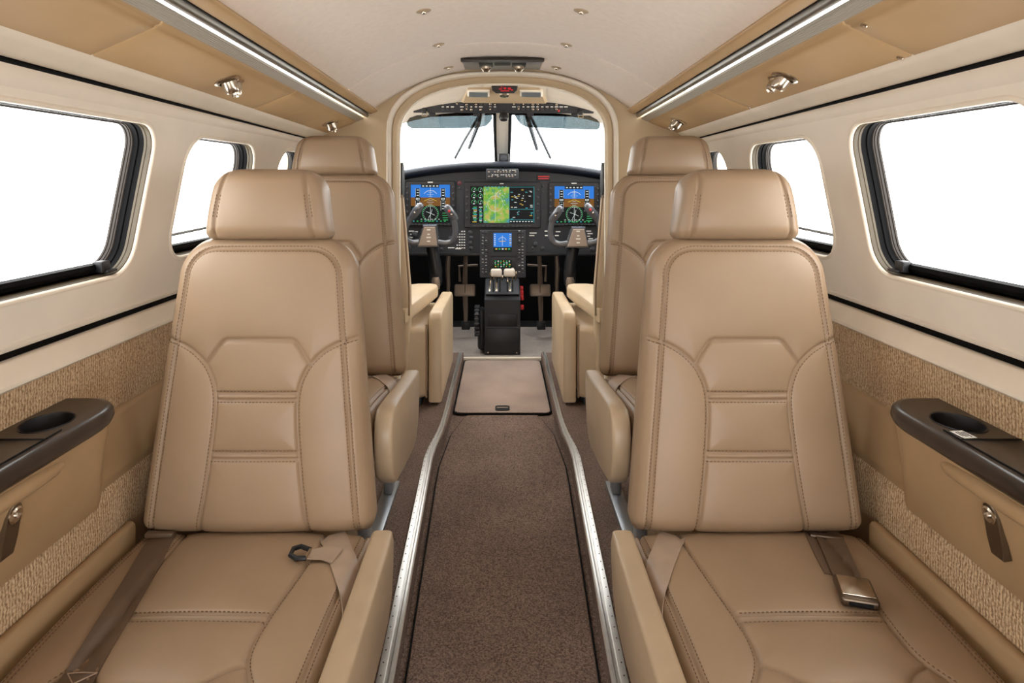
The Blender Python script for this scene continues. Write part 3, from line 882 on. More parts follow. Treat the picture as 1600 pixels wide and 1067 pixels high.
F_Y, F_X, F_C = 1.33, 0.5175, 0.275
S_Y, S_X, S_C = 1.97, 0.549, 0.409
REC_F, REC_S = 0.112, 0.150
seatFL = make_seat('cabin_seat', (-F_X, F_Y, SF), 1, REC_F, F_C, 0.0, 'tan leather seat in the left foreground with brown strap lying on its cushion')
seatFR = make_seat('cabin_seat', (F_X, F_Y, SF), -1, REC_F, F_C, 0.0, 'tan leather seat in the right foreground with metal buckle on its cushion')
seatSL = make_seat('cabin_seat', (-S_X, S_Y, SF), 1, REC_S, S_C, 0.13, 'tan leather seat beyond the left foreground seat, next to the bulkhead', 0.02, 0.88, 1.03, 0.82)
seatSR = make_seat('cabin_seat', (S_X, S_Y, SF), -1, REC_S, S_C, 0.13, 'tan leather seat beyond the right foreground seat, next to the bulkhead', 0.02, 0.88, 1.03, 0.82)


# ------------------------------------------------------------------ seat belts (parts of their seats)
def cz(u, yl):                                  # cushion top height above the crease height (front seats), local
    v = 0.035 - yl
    return -0.025 - cush.h1(u, min(max(v, 0.03), CL - 0.05))


def drape(u, y, lift):
    """point on the cushion; u beyond the edge rounding runs on round the edge and down its side"""
    sg = 1 if u >= 0 else -1; a = abs(u); R = 0.030; u0 = hwc(0.035 - y) - R
    if a <= u0: return Vector((u, y, cz(u, y) + lift))
    zb = cz(sg * u0, y); t = (a - u0) / R
    if t < PI / 2: return Vector((sg * (u0 + (R + lift) * math.sin(t)), y, zb - R + (R + lift) * math.cos(t)))
    return Vector((sg * (u0 + R + lift), y, zb - R - (a - u0 - R * PI / 2)))


def belt_on(root, ctop, pts, half, m, name='belt_strap', th=0.002, lift=0.0012, tilt=0.0):
    """pts: (u, local y) on the unfolded cushion surface"""
    rows = []; nc = 7; R = Matrix.Rotation(-tilt, 3, 'X'); piv = Vector((0, 0.035, -0.025))
    for i, (u, y) in enumerate(pts):
        a = pts[max(i - 1, 0)]; b = pts[min(i + 1, len(pts) - 1)]; t = Vector((b[0] - a[0], b[1] - a[1])).normalized(); w = Vector((-t.y, t.x))
        col = []
        for lf in (lift, lift + th):
            ks = range(nc) if lf == lift else reversed(range(nc))
            for k in ks:
                f = -1 + 2 * k / (nc - 1)
                p = drape(u + w.x * half * f, y + w.y * half * f, lf)
                p = R @ (p - piv) + piv
                col.append(p + Vector((0, 0, ctop)))
        rows.append(col)
    return MB().loft(rows).build(name, m, root, 50)


def interp_pts(p, n=6): return smooth_poly(p, n)


# brown strap on the front left seat
bl = belt_on(seatFL, F_C, interp_pts([(-0.190, 0.005), (-0.175, -0.06), (-0.150, -0.16), (-0.130, -0.26), (-0.112, -0.36), (-0.100, -0.46)], 5), 0.0255, 'belt_brown')
MB().box((-0.192, -0.004, F_C + cz(-0.19, -0.004) + 0.007), (0.058, 0.016, 0.010), r=0.003).build('belt_bracket', 'belt_brown', bl)
P = [(-0.108, -0.385), (-0.104, -0.43)]
for a, b in ((0, 1),):
    m2 = MB()
    for (u0, y0), (u1, y1) in ((((-0.128), -0.380), (-0.085, -0.378)), ((-0.128, -0.38), (-0.083, -0.425)), ((-0.085, -0.378), (-0.124, -0.425)), ((-0.124, -0.425), (-0.083, -0.425))):
        m2.tube([(u0, y0, F_C + cz(u0, y0) + 0.0042), ((u0 + u1) / 2, (y0 + y1) / 2, F_C + cz((u0 + u1) / 2, (y0 + y1) / 2) + 0.0042), (u1, y1, F_C + cz(u1, y1) + 0.0042)], 0.0009, 4)
    m2.build('box_stitch', 'belt_light', bl)


def wrap_belt(root, inner, ctop, tilt=0.0, m='belt_light'):
    """strap from the crease over the aisle-side edge of the cushion, down between cushion and flap"""
    pts = [(inner * (0.163 + 0.436 * t), 0.005 - 0.9 * t) for t in np.linspace(0, 0.34, 30)]
    return belt_on(root, ctop, pts, 0.0265, m, tilt=tilt)


b1 = wrap_belt(seatFL, 1, F_C)
# loose end with hook on the front left seat
zc = lambda u, y: F_C + cz(u, y)
MB().ribbon([(0.196, -0.085, zc(0.19, -0.08) + 0.004), (0.172, -0.078, zc(0.17, -0.08) + 0.006), (0.150, -0.083, zc(0.15, -0.08) + 0.008), (0.138, -0.088, zc(0.13, -0.08) + 0.009)], [(0.004, 0.024, 0), (0.002, 0.023, 0), (0.0, 0.017, 0), (0.002, 0.013, 0)], [(0, 0, 1)] * 4, 0.002).build('belt_tail', 'belt_light', b1)
MB().tube([(0.140, -0.072, zc(0.13, -0.07) + 0.010), (0.120, -0.066, zc(0.12, -0.07) + 0.012), (0.108, -0.076, zc(0.11, -0.07) + 0.012), (0.108, -0.094, zc(0.11, -0.07) + 0.010), (0.122, -0.102, zc(0.12, -0.07) + 0.009), (0.140, -0.100, zc(0.13, -0.07) + 0.010)], 0.0048, 8).build('belt_hook', 'black_plastic', b1)
MB().tube([(0.139, -0.070, zc(0.13, -0.07) + 0.011), (0.141, -0.085, zc(0.13, -0.07) + 0.012), (0.139, -0.102, zc(0.13, -0.07) + 0.011)], 0.003, 8).build('belt_pin', 'nickel', b1)
wrap_belt(seatFR, -1, F_C)
wrap_belt(seatSL, 1, S_C, 0.13)
wrap_belt(seatSR, -1, S_C, 0.13)
# buckle strap on the front right seat
bs = belt_on(seatFR, F_C, interp_pts([(0.158, 0.012), (0.150, -0.03), (0.133, -0.09), (0.116, -0.15), (0.108, -0.185)], 5), 0.0255, 'belt_brown', lift=0.006)
bs2 = belt_on(seatFR, F_C, interp_pts([(0.140, 0.012), (0.131, -0.03), (0.116, -0.09), (0.104, -0.15)], 5), 0.0255, 'belt_brown', lift=0.001)
MB().box((0.150, -0.012, zc(0.15, -0.012) + 0.010), (0.066, 0.014, 0.010), Matrix.Rotation(-0.2, 3, 'Z'), r=0.003).build('belt_bracket', 'bronze', bs)
bk = MB(); Rz = Matrix.Rotation(-0.27, 3, 'Z') @ Matrix.Rotation(0.06, 3, 'X')
bk.box((0.099, -0.214, zc(0.1, -0.21) + 0.013), (0.060, 0.066, 0.017), Rz, r=0.005, seg=3)
bko = bk.build('buckle', 'bronze', bs)
MB().box((0.0995, -0.212, zc(0.1, -0.21) + 0.0215), (0.052, 0.050, 0.002), Rz, r=0.0008).build('buckle_lid', 'nickel', bko)
MB().box((0.0905, -0.2465, zc(0.1, -0.21) + 0.011), (0.038, 0.004, 0.006), Rz, r=0.001).build('buckle_slot', 'black_gap', bko)


# ------------------------------------------------------------------ side consoles
def console(sg, label):
    y1 = 1.215
    root = empty('side_console', (0, 0, 0.42)); tag(root, label, 'console', 'armrest consoles along the walls')
    def plan(xi, xo, ye, r):
        pts = [(xo, -0.6), (xi, -0.6)]
        n = 10
        for k in range(n + 1):                       # rounded inboard corner
            t = PI + PI / 2 * 0 - (PI / 2) * k / n
            pts.append((xi + r * (1 + math.cos(t)), ye - r * 1.25 + r * 1.25 * math.sin(PI / 2 * k / n)))
        pts.append((xo, ye)); return pts
    mk = lambda pl, z: [(sg * x, y, z - 0.42) for x, y in pl]
    body = MB(); body.loft([mk(plan(0.778, 0.815, y1 + 0.035, 0.02), 0.42), mk(plan(0.772, 0.815, y1 + 0.030, 0.022), 0.43), mk(plan(0.738, 0.824, y1 + 0.010, 0.05), 0.53), mk(plan(0.712, 0.827, y1 - 0.004, 0.06), 0.612)])
    bo = body.build('body', 'leather_wall', root, 50)
    rib = MB(); rib.tube([(sg * 0.7215, -0.58, 0.168), (sg * 0.7215, 0.96, 0.168), (sg * 0.7235, 1.03, 0.166), (sg * 0.7300, 1.06, 0.165)], [0.0155, 0.0155, 0.013, 0.006], 14); rib.build('rib', 'leather_wall', bo, 60)
    # top: rim slab with recessed lid and cup well
    hx, hy, hr = 0.772, 1.085, 0.036
    outer_l = plan(0.703, 0.826, y1, 0.075)
    top = MB()
    slab = [mk(plan(0.708, 0.826, y1 - 0.006, 0.07), 0.608), mk(outer_l, 0.613), mk(plan(0.700, 0.826, y1 + 0.003, 0.075), 0.622), mk(plan(0.701, 0.826, y1 + 0.002, 0.075), 0.632), mk(plan(0.706, 0.826, y1 - 0.003, 0.072), 0.638), mk(plan(0.714, 0.826, y1 - 0.01, 0.068), 0.640)]
    top.loft(slab, True, False)
    bm = bmesh.new(); edges = []
    for pts in (slab[-1], [(sg * (hx + hr * math.cos(a)), hy + hr * 1.25 * math.sin(a), 0.22) for a in np.linspace(0, 2 * PI, 33)[:-1]]):
        vs = [bm.verts.new(p) for p in pts]
        for i in range(len(vs)): edges.append(bm.edges.new((vs[i], vs[(i + 1) % len(vs)])))
    bmesh.ops.triangle_fill(bm, use_beauty=True, edges=edges); top.bm(bm)
    to = top.build('top', 'console_wood', root, 40)
    well = MB(); ell = lambda s, z: [(sg * (hx + hr * s * math.cos(a)), hy + hr * 1.25 * s * math.sin(a), z) for a in np.linspace(0, 2 * PI, 33)[:-1]]
    well.loft([ell(1.06, 0.2202), ell(1.05, 0.2215), ell(1.0, 0.2205), ell(0.97, 0.214), ell(0.93, 0.150), ell(0.90, 0.148)], False, True); well.build('cup_well', 'black_plastic', to, 40)
    lid = MB(); lid.box((sg * 0.7715, 0.21, 0.2195), (0.094, 1.60, 0.003), r=0.001); lid.build('lid', 'console_wood', to)
    for pts in ([(sg * 0.7235, -0.59, 0.2212), (sg * 0.7235, 1.05, 0.2212)], [(sg * 0.7235, 1.011, 0.2212), (sg * 0.82, 1.011, 0.2212)]):
        MB().tube(pts, 0.0012, 4).build('lid_joint', 'black_gap', to)
    if sg > 0:
        MB().box((sg * 0.742, 1.03, 0.2212), (0.022, 0.03, 0.0012), Matrix.Rotation(0.1, 3, 'Z'), r=0.0004).build('sticker', 'ink_white', to)
        m2 = MB()
        for q in range(4): m2.box((sg * 0.742 + 0.006 - q * 0.0042, 1.03, 0.2219), (0.0018, 0.02 - 0.003 * (q % 2), 0.0006))
        m2.build('sticker_print', 'panel_mid', to)
    # latch plate on the face
    yl = 0.955
    nrm = Vector((-sg * 0.98, 0, -0.17)).normalized(); dn = Vector((sg * 0.17, 0, -0.98)).normalized(); yv = Vector((0, 1, 0))
    fx = lambda z: 0.712 + (0.612 - z) * (0.738 - 0.712) / (0.612 - 0.53) if z > 0.53 else 0.738 + (0.53 - z) * (0.772 - 0.738) / 0.10
    c = Vector((sg * (fx(0.535) + 0.003), yl, 0.533 - 0.42))
    la = empty('latch', (0, 0, 0)); COL.objects.unlink(la); bpy.data.objects.remove(la)
    def ob(pts, d0, d1, name, m, par):
        A = [c + yv * a + dn * b + nrm * d0 for a, b in pts]; B = [c + yv * a + dn * b + nrm * d1 for a, b in pts]; C_ = [c + yv * a * 0.93 + dn * b * 0.97 + nrm * (d1 + 0.001) for a, b in pts]
        return MB().loft([A, B, C_]).build(name, m, par, 30)
    plate = [(-0.012, 0.045), (0.012, 0.045), (0.0155, 0.02), (0.0155, -0.02), (0.012, -0.032), (0.004, -0.037), (-0.004, -0.037), (-0.012, -0.032), (-0.0155, -0.02), (-0.0155, 0.02)]
    pl = ob(plate, -0.024, 0.008, 'latch_plate', 'latch_metal', root)
    MB().lathe([(0.013, 0.0), (0.013, 0.003), (0.010, 0.005), (0.004, 0.004)], c - dn * 0.02 + nrm * 0.008, nrm, 20).build('latch_disc', 'nickel', pl)
    MB().lathe([(0.004, 0.0), (0.004, 0.004), (0.001, 0.005)], c - dn * 0.02 + nrm * 0.011, nrm, 12).build('latch_pin', 'chrome', pl)
    return root


console(-1, 'left side console with dark top, cup holder and leather face')
console(1, 'right side console with dark top, cup holder and white sticker')

# ------------------------------------------------------------------ cockpit shell
def roof_z(y): return float(np.interp(y, [2.6, 3.0, 3.4, 3.62], [1.505, 1.505, 1.468, 1.432]))


mb = MB(); loops = []
for y in (2.60, 2.8, 3.0, 3.1, 3.2, 3.3, 3.4, 3.5, 3.6):
    zc = roof_z(y); L = []
    for k in range(25):
        t = -1 + 2 * k / 24; x = 0.66 * t
        L.append((x, y - 0.10 * abs(t) ** 2 * (y > 3.3) * (y - 3.3) / 0.3, zc - 0.115 * abs(t) ** 2.6))
    loops.append(L)
mb.loft(loops, closed=False)
trimno += 1
roof = mb.build('trim_%d' % trimno, 'cream', None, 60); tag(roof, None, None, None, 'structure')
# raised housing in the cockpit roof with two map lights, vents and a warning display
hs_ = MB(); A = [at(720, 158, 3.36), at(856, 159, 3.36), at(846, 133, 3.06), at(728, 132, 3.06)]
dn = Vector((0, -0.1, -1)) * 0.012
hs_.loft([[p + Vector((0, 0, 0.03)) for p in A], A, [p.lerp(sum(A, Vector()) / 4, 0.06) + dn for p in A]])
hs_.build('light_housing', 'bulkhead', roof, 20)
trims = []
for x0, x1 in ((730, 765), (812, 848)):
    q = [at(x0, 150, 3.20), at(x1, 150.5, 3.20), at(x1, 141.5, 3.10), at(x0, 141, 3.10)]
    root = MB().loft([[p + Vector((0, 0, 0.02)) for p in q], q, [p.lerp(sum(q, Vector()) / 4, 0.12) + dn * 0.4 for p in q]]).build('map_light', 'white_trim', None, 20)
    c = sum(q, Vector()) / 4
    MB().loft([[c + (p - c) * 0.82 + dn * 0.2 for p in q], [c + (p - c) * 0.82 + dn * 0.7 for p in q]]).build('lens', 'steel_plate', root)
    tag(root, ('left' if x0 < 780 else 'right') + ' rectangular map light in the cockpit roof', 'light', 'map lights in the cockpit roof')
for x0, x1 in ((738, 756), (822, 840)):
    q = [at(x0, 133, 3.02), at(x1, 133, 3.02), at(x1 - 3, 129.5, 2.98), at(x0 + 3, 129.5, 2.98)]
    MB().loft([[p + Vector((0, 0, 0.01)) for p in q], [p + Vector((0, 0, -0.004)) for p in q]]).build('roof_slot', 'black_gap', roof)
wd = empty('warning_display', at(788, 138, 3.05))
L0 = at(788, 138, 3.05)
q = [at(767, 130, 3.05), at(810, 130, 3.05), at(808, 141, 3.05), at(803, 146, 3.05), at(775, 146, 3.05), at(769, 141, 3.05)]
MB().loft([[p - L0 + Vector((0, 0.05, 0.01)) for p in q], [p - L0 for p in q], [(p - L0) * 0.96 + Vector((0, -0.004, 0)) for p in q]]).build('case', 'black_plastic', wd, 30)
m2 = MB()
for px, py, w, h in ((782, 139, 5, 1.6), (789, 138, 4, 3), (796, 138.5, 5, 3.4), (789, 142, 14, 1.4), (800, 140.5, 3, 2), (784, 136, 3, 1)):
    m2.box(at(px, py, 3.043) - L0, (w * .003, 0.001, h * .003))
m2.build('red_digits', 'scr_red', wd)
MB().lathe([(0.025, 0), (0.022, 0.01), (0.01, 0.014)], at(788, 147, 3.12) - L0, (0, -0.3, -1), 16).build('knob', 'nickel', wd)
tag(wd, 'small dark warning display with red digits in the cockpit roof', 'display')

# cockpit side walls (footwell dark, lining above) and nose floor
for sg, nm_ in ((-1, 'wall_cockpit_left'), (1, 'wall_cockpit_right')):
    wc = MB().loft([[(sg * 0.76, 2.57, 0), (sg * 0.76, 2.57, 1.08)], [(sg * 0.76, 3.7, 0), (sg * 0.76, 3.7, 1.08)], [(sg * 0.74, 4.8, 0), (sg * 0.74, 4.8, 1.06)]], closed=False).build(nm_, 'panel_dark', None)
    tag(wc, None, None, None, 'structure')
    MB().box((sg * 0.725, 3.02, 1.24), (0.05, 0.10, 0.40), Matrix.Rotation(-sg * 0.25, 3, 'Y'), r=0.015).build('side_window_post', 'cream', wc)
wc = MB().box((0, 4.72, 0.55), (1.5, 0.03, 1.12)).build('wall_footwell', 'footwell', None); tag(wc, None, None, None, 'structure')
MB().box((0, 4.13, 0.010), (1.48, 0.74, 0.02)).build('cockpit_carpet', 'carpet_cockpit', floor)
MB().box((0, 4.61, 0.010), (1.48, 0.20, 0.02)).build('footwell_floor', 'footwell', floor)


# windshield
def gz(y): return 1.432 - (y - 3.62) * 0.355


nwin = 8
for sg in (-1, 1):
    nwin += 1
    q = [(sg * 0.045, 3.62, gz(3.62)), (sg * 0.62, 3.50, gz(3.62) - 0.03), (sg * 0.80, 4.28, 1.09), (sg * 0.045, 4.50, gz(4.5))]
    bead = MB(); bead.tube(q, 0.012, 8, closed=True)
    wo = bead.build('window_%d' % nwin, 'rubber', None); tag(wo, None, None, None, 'structure')
    MB().loft([q, [(a, b + 0.003, c + 0.006) for a, b, c in q]]).build('windshield_pane', 'glass', wo, 20)
trimno += 1
post = MB(); post.loft([[(x, y, gz(y) + 0.01 + d) for x, d in ((-0.043, 0.004), (-0.036, -0.012), (0.036, -0.012), (0.043, 0.004))] for y in (3.55, 3.9, 4.2, 4.52)], closed=False)
post = post.build('trim_%d' % trimno, 'white_trim', None, 40); tag(post, None, None, None, 'structure')
for s in (-1, 1):
    MB().tube([(s * 0.044, 3.56, gz(3.56) - 0.002), (s * 0.044, 4.5, gz(4.5) - 0.002)], 0.007, 6).build('post_seal', 'rubber', post)


def glass_pt(px, py, off=0.02):
    # intersection of the line of sight with the windshield plane, moved outside
    k = (VPY - py) / FPX; y = (1.432 + 3.62 * 0.355 - CAMZ) / (k + 0.355)
    p = at(px, py, y); return p + Vector((0, 0.33, 0.94)) * off


for arm, blade, lab in (([(753, 181), (741, 202), (726, 226), (711, 254)], [(752, 181), (745, 205), (733, 236)], 'left windshield wiper with thin arm slanting to the left'),
                        ([(824, 181), (834, 200), (846, 224), (860, 254)], [(822, 181), (829, 205), (839, 238)], 'right windshield wiper with thin arm slanting to the right')):
    w = empty('windshield_wiper', glass_pt(*arm[-1], 0.03)); o = w.location.copy()
    MB().tube([glass_pt(x, y, 0.035) - o for x, y in arm], 0.0095, 6).build('arm', 'panel_mid', w)
    MB().tube([glass_pt(x, y, 0.022) - o for x, y in blade], [0.014, 0.014, 0.011], 6).build('blade', 'panel_mid', w)
    tag(w, lab, 'wiper', 'windshield wipers')

# standby compass unit at the foot of the post
c = at(787, 247, 4.05); u = empty('post_instrument', c)
MB().box((0, 0, 0), (0.07, 0.05, 0.055), r=0.008).build('case', 'black_plastic', u)
MB().lathe([(0.02, 0), (0.02, 0.004), (0.015, 0.006)], (0, -0.025, 0), (0, -1, 0), 16).build('dial', 'panel_mid', u)
tag(u, 'small black instrument at the foot of the windshield post', 'instrument')

# tinted sun visors
for pts, lab in (([(652, 180), (768, 177), (769.5, 184), (766, 191), (759, 197), (744, 200), (644, 201), (637, 197), (635, 191), (640, 184)], 'left tinted sun visor below the overhead switch panel'),
                 ([(804, 179.5), (922, 181), (933, 187), (938, 193), (937, 200), (933, 203), (824, 199), (814, 194), (808, 187)], 'right tinted sun visor below the overhead switch panel')):
    c = at(sum(p[0] for p in pts) / len(pts), 179, 3.47); v = empty('sun_visor', c)
    A = [at(x, y, 3.47 + (y - 179) * 0.0008) - c for x, y in pts]
    MB().loft([A, [p + Vector((0, 0.004, 0)) for p in A]]).build('tinted_plate', 'visor_tint', v, 20)
    xm = 0.5 * (A[0].x + A[1].x)
    for dx in (-0.12, 0.12):
        MB().box((xm + dx, 0.002, 0.006), (0.035, 0.014, 0.03), r=0.003).build('clamp', 'black_plastic', v)
    tag(v, lab, 'sun visor', 'sun visors')

# ------------------------------------------------------------------ overhead switch panel
OY = 3.40
oc = at(787, 168, OY); op = empty('overhead_switch_panel', oc)
pts = [(646, 176), (927, 177.5), (930, 171), (929, 165.5), (900, 157), (693, 154.5), (649, 163), (645.5, 169)]
A = [at(x, y, OY + (178 - y) * -0.0012) - oc for x, y in pts]
bd = MB().loft([[p + Vector((0, 0.05, 0.02)) for p in A], A, [p * 0.995 + Vector((0, -0.004, 0)) for p in A]]).build('panel_plate', 'panel_dark', op, 30)
sw, ink, lt = MB(), MB(), MB()
r = random.Random(3)
for row, py in ((0, 162.5), (1, 170.5)):
    for k in range(27):
        px = 692 + k * 7.4
        if 775 < px < 800: continue
        if r.random() < 0.12: continue
        p = at(px, py + r.uniform(-.6, .6), OY - (178 - py) * 0.0012 - 0.006) - oc
        if r.random() < 0.6:
            sw.lathe([(0.0065, 0), (0.006, 0.006), (0.0035, 0.008), (0.003, 0.018), (0.0035, 0.022)], p + Vector((0, 0.006, 0)), (0, -1, r.choice((-0.5, 0.5))), 8)
        else: lt.box(p, (0.014, 0.008, 0.010), r=0.002)
        ink.box(at(px, py - 3.6, OY - (181.6 - py) * 0.0012 - 0.006) - oc, (0.015 * r.uniform(.6, 1.3), 0.002, 0.0045))
tag(sw.build('toggles', 'nickel', op), None, None, None, 'stuff')
tag(lt.build('push_buttons', 'panel_mid', op), None, None, None, 'stuff')
tag(ink.build('legends', 'ink_white', op), None, None, None, 'stuff')
MB().lathe([(0.024, 0), (0.024, 0.006), (0.019, 0.012), (0.012, 0.014), (0.011, 0.010)], at(787, 168, OY) - oc + Vector((0, 0, 0)), (0, -1, -0.1), 24).build('rotary_switch', 'black_plastic', op)
MB().lathe([(0.022, 0), (0.026, 0.02), (0.020, 0.035), (0.008, 0.04)], at(787, 178, OY) - oc, (0, -0.3, -1), 20).build('lower_knob', 'black_plastic', op)
for px, py in ((663, 172.5), (907, 175)):
    hk = MB(); hk.box(at(px, py, OY - 0.012) - oc, (0.024, 0.022, 0.030), r=0.004); hko = hk.build('visor_hook', 'black_plastic', op)
    p = at(px + 0.5, py + 7, OY - 0.014) - oc
    MB().tube([p + Vector((-0.012, 0, 0.018)), p + Vector((-0.012, 0, -0.006)), p + Vector((0.012, 0, -0.006)), p + Vector((0.012, 0, 0.018))], 0.003, 6).build('ring', 'nickel', hko)
MB().box(at(846, 168, OY - 0.011) - oc, (0.012, 0.006, 0.016), r=0.002).build('red_guard', 'red_plastic', op)
for px, py in ((873, 173), (694, 168)):
    MB().box(at(px, py, OY - 0.011) - oc, (0.010, 0.006, 0.012), r=0.002).build('red_guard', 'red_plastic', op)
tag(op, 'long dark overhead switch panel spanning the top of the windshield', 'switch panel')

# ------------------------------------------------------------------ glareshield and instrument panel
PY = 4.0
gl = MB(); loops = []
xs = np.linspace(-0.72, 0.72, 33)
def hood_z(x): return 1.168 - 0.062 * abs(x / 0.66) ** 2.2
prof = [(4.55, -0.03), (4.2, -0.006), (3.96, 0.0), (3.925, -0.006), (3.912, -0.018), (3.915, -0.034), (3.93, -0.042), (3.985, -0.052), (3.995, -0.06)]
for y, dz in prof: loops.append([(x, y, hood_z(x) + dz) for x in xs])
gl.loft(loops, closed=False)
g = gl.build('glareshield', 'glareshield', None, 60); tag(g, 'dark padded glareshield hood above the instrument panel', 'glareshield')
ac = at(785, 272.5, 3.90); ap = MB(); ap.box(ac, (0.198, 0.05, 0.068), r=0.006)
apo = ap.build('mode_controller', 'panel_dark', None); tag(apo, 'narrow dark mode control unit hung under the glareshield centre', 'control unit')
m2, m3 = MB(), MB(); r = random.Random(5)
for py in (268.5, 275.5):
    for px in np.arange(764, 807, 4.6):
        if r.random() < 0.75: m2.box(at(px, py, 3.873), (0.010, 0.004, 0.007), r=0.001)
        if r.random() < 0.7: m3.box(at(px + r.uniform(-1, 1), py - 2.4, 3.8735), (0.010, 0.002, 0.003))
tag(m2.build('keys', 'yoke_plate', apo), None, None, None, 'stuff'); tag(m3.build('legends', 'ink_white', apo), None, None, None, 'stuff')

ip = empty('instrument_panel', (0, PY, 0.60)); IP0 = Vector((0, PY, 0.60))
face = [(-0.72, 0.0), (0.72, 0.0)] + [(x, hood_z(x) - 0.055 - 0.60) for x in np.linspace(0.72, -0.72, 25)]
MB().loft([[(x, 0.03, z) for x, z in face], [(x, 0.0, z) for x, z in face]]).build('panel_face', 'panel_dark', ip, 30)
MB().box((0, 0.06, -0.01), (1.44, 0.16, 0.02), r=0.004).build('lower_edge', 'black_plastic', ip)


def P2(px, py, off): return at(px, py, PY - off) - IP0


def rect_loop(x0, x1, y0, y1, rr, off):
    n = 4
    return [P2(a, b, off) for a, b in rrect(x0, x1, y0, y1, rr, n)]


def q2(mb, x0, x1, y0, y1, off):
    mb.quad(P2(x0, y1, off), P2(x1, y1, off), P2(x1, y0, off), P2(x0, y0, off))


def bezel(name, bx, sx):
    """display housing: raised frame around a recessed screen"""
    m2 = MB()
    m2.loft([rect_loop(bx[0], bx[1], bx[2], bx[3], 2.5, 0.0), rect_loop(bx[0], bx[1], bx[2], bx[3], 2.5, 0.018), rect_loop(bx[0] + 1, bx[1] - 1, bx[2] + 1, bx[3] - 1, 2.0, 0.022), rect_loop(sx[0] - .4, sx[1] + .4, sx[2] - .4, sx[3] + .4, 0.4, 0.022), rect_loop(sx[0] - .2, sx[1] + .2, sx[2] - .2, sx[3] + .2, 0.3, 0.0165)], False, True)
    return m2.build(name, 'black_plastic', ip, 30)


def ring(mb, cx, cy, ra, rb, off, a0=0, a1=2 * PI, n=24):
    for k in range(n):
        t0, t1 = a0 + (a1 - a0) * k / n, a0 + (a1 - a0) * (k + 1) / n
        mb.quad(P2(cx + ra * math.cos(t0), cy + ra * math.sin(t0), off), P2(cx + rb * math.cos(t0), cy + rb * math.sin(t0), off), P2(cx + rb * math.cos(t1), cy + rb * math.sin(t1), off), P2(cx + ra * math.cos(t1), cy + ra * math.sin(t1), off))


def line(mb, x0, y0, x1, y1, w, off):
    d = math.hypot(x1 - x0, y1 - y0) or 1; nx, ny = -(y1 - y0) / d * w / 2, (x1 - x0) / d * w / 2
    mb.quad(P2(x0 - nx, y0 - ny, off), P2(x1 - nx, y1 - ny, off), P2(x1 + nx, y1 + ny, off), P2(x0 + nx, y0 + ny, off))


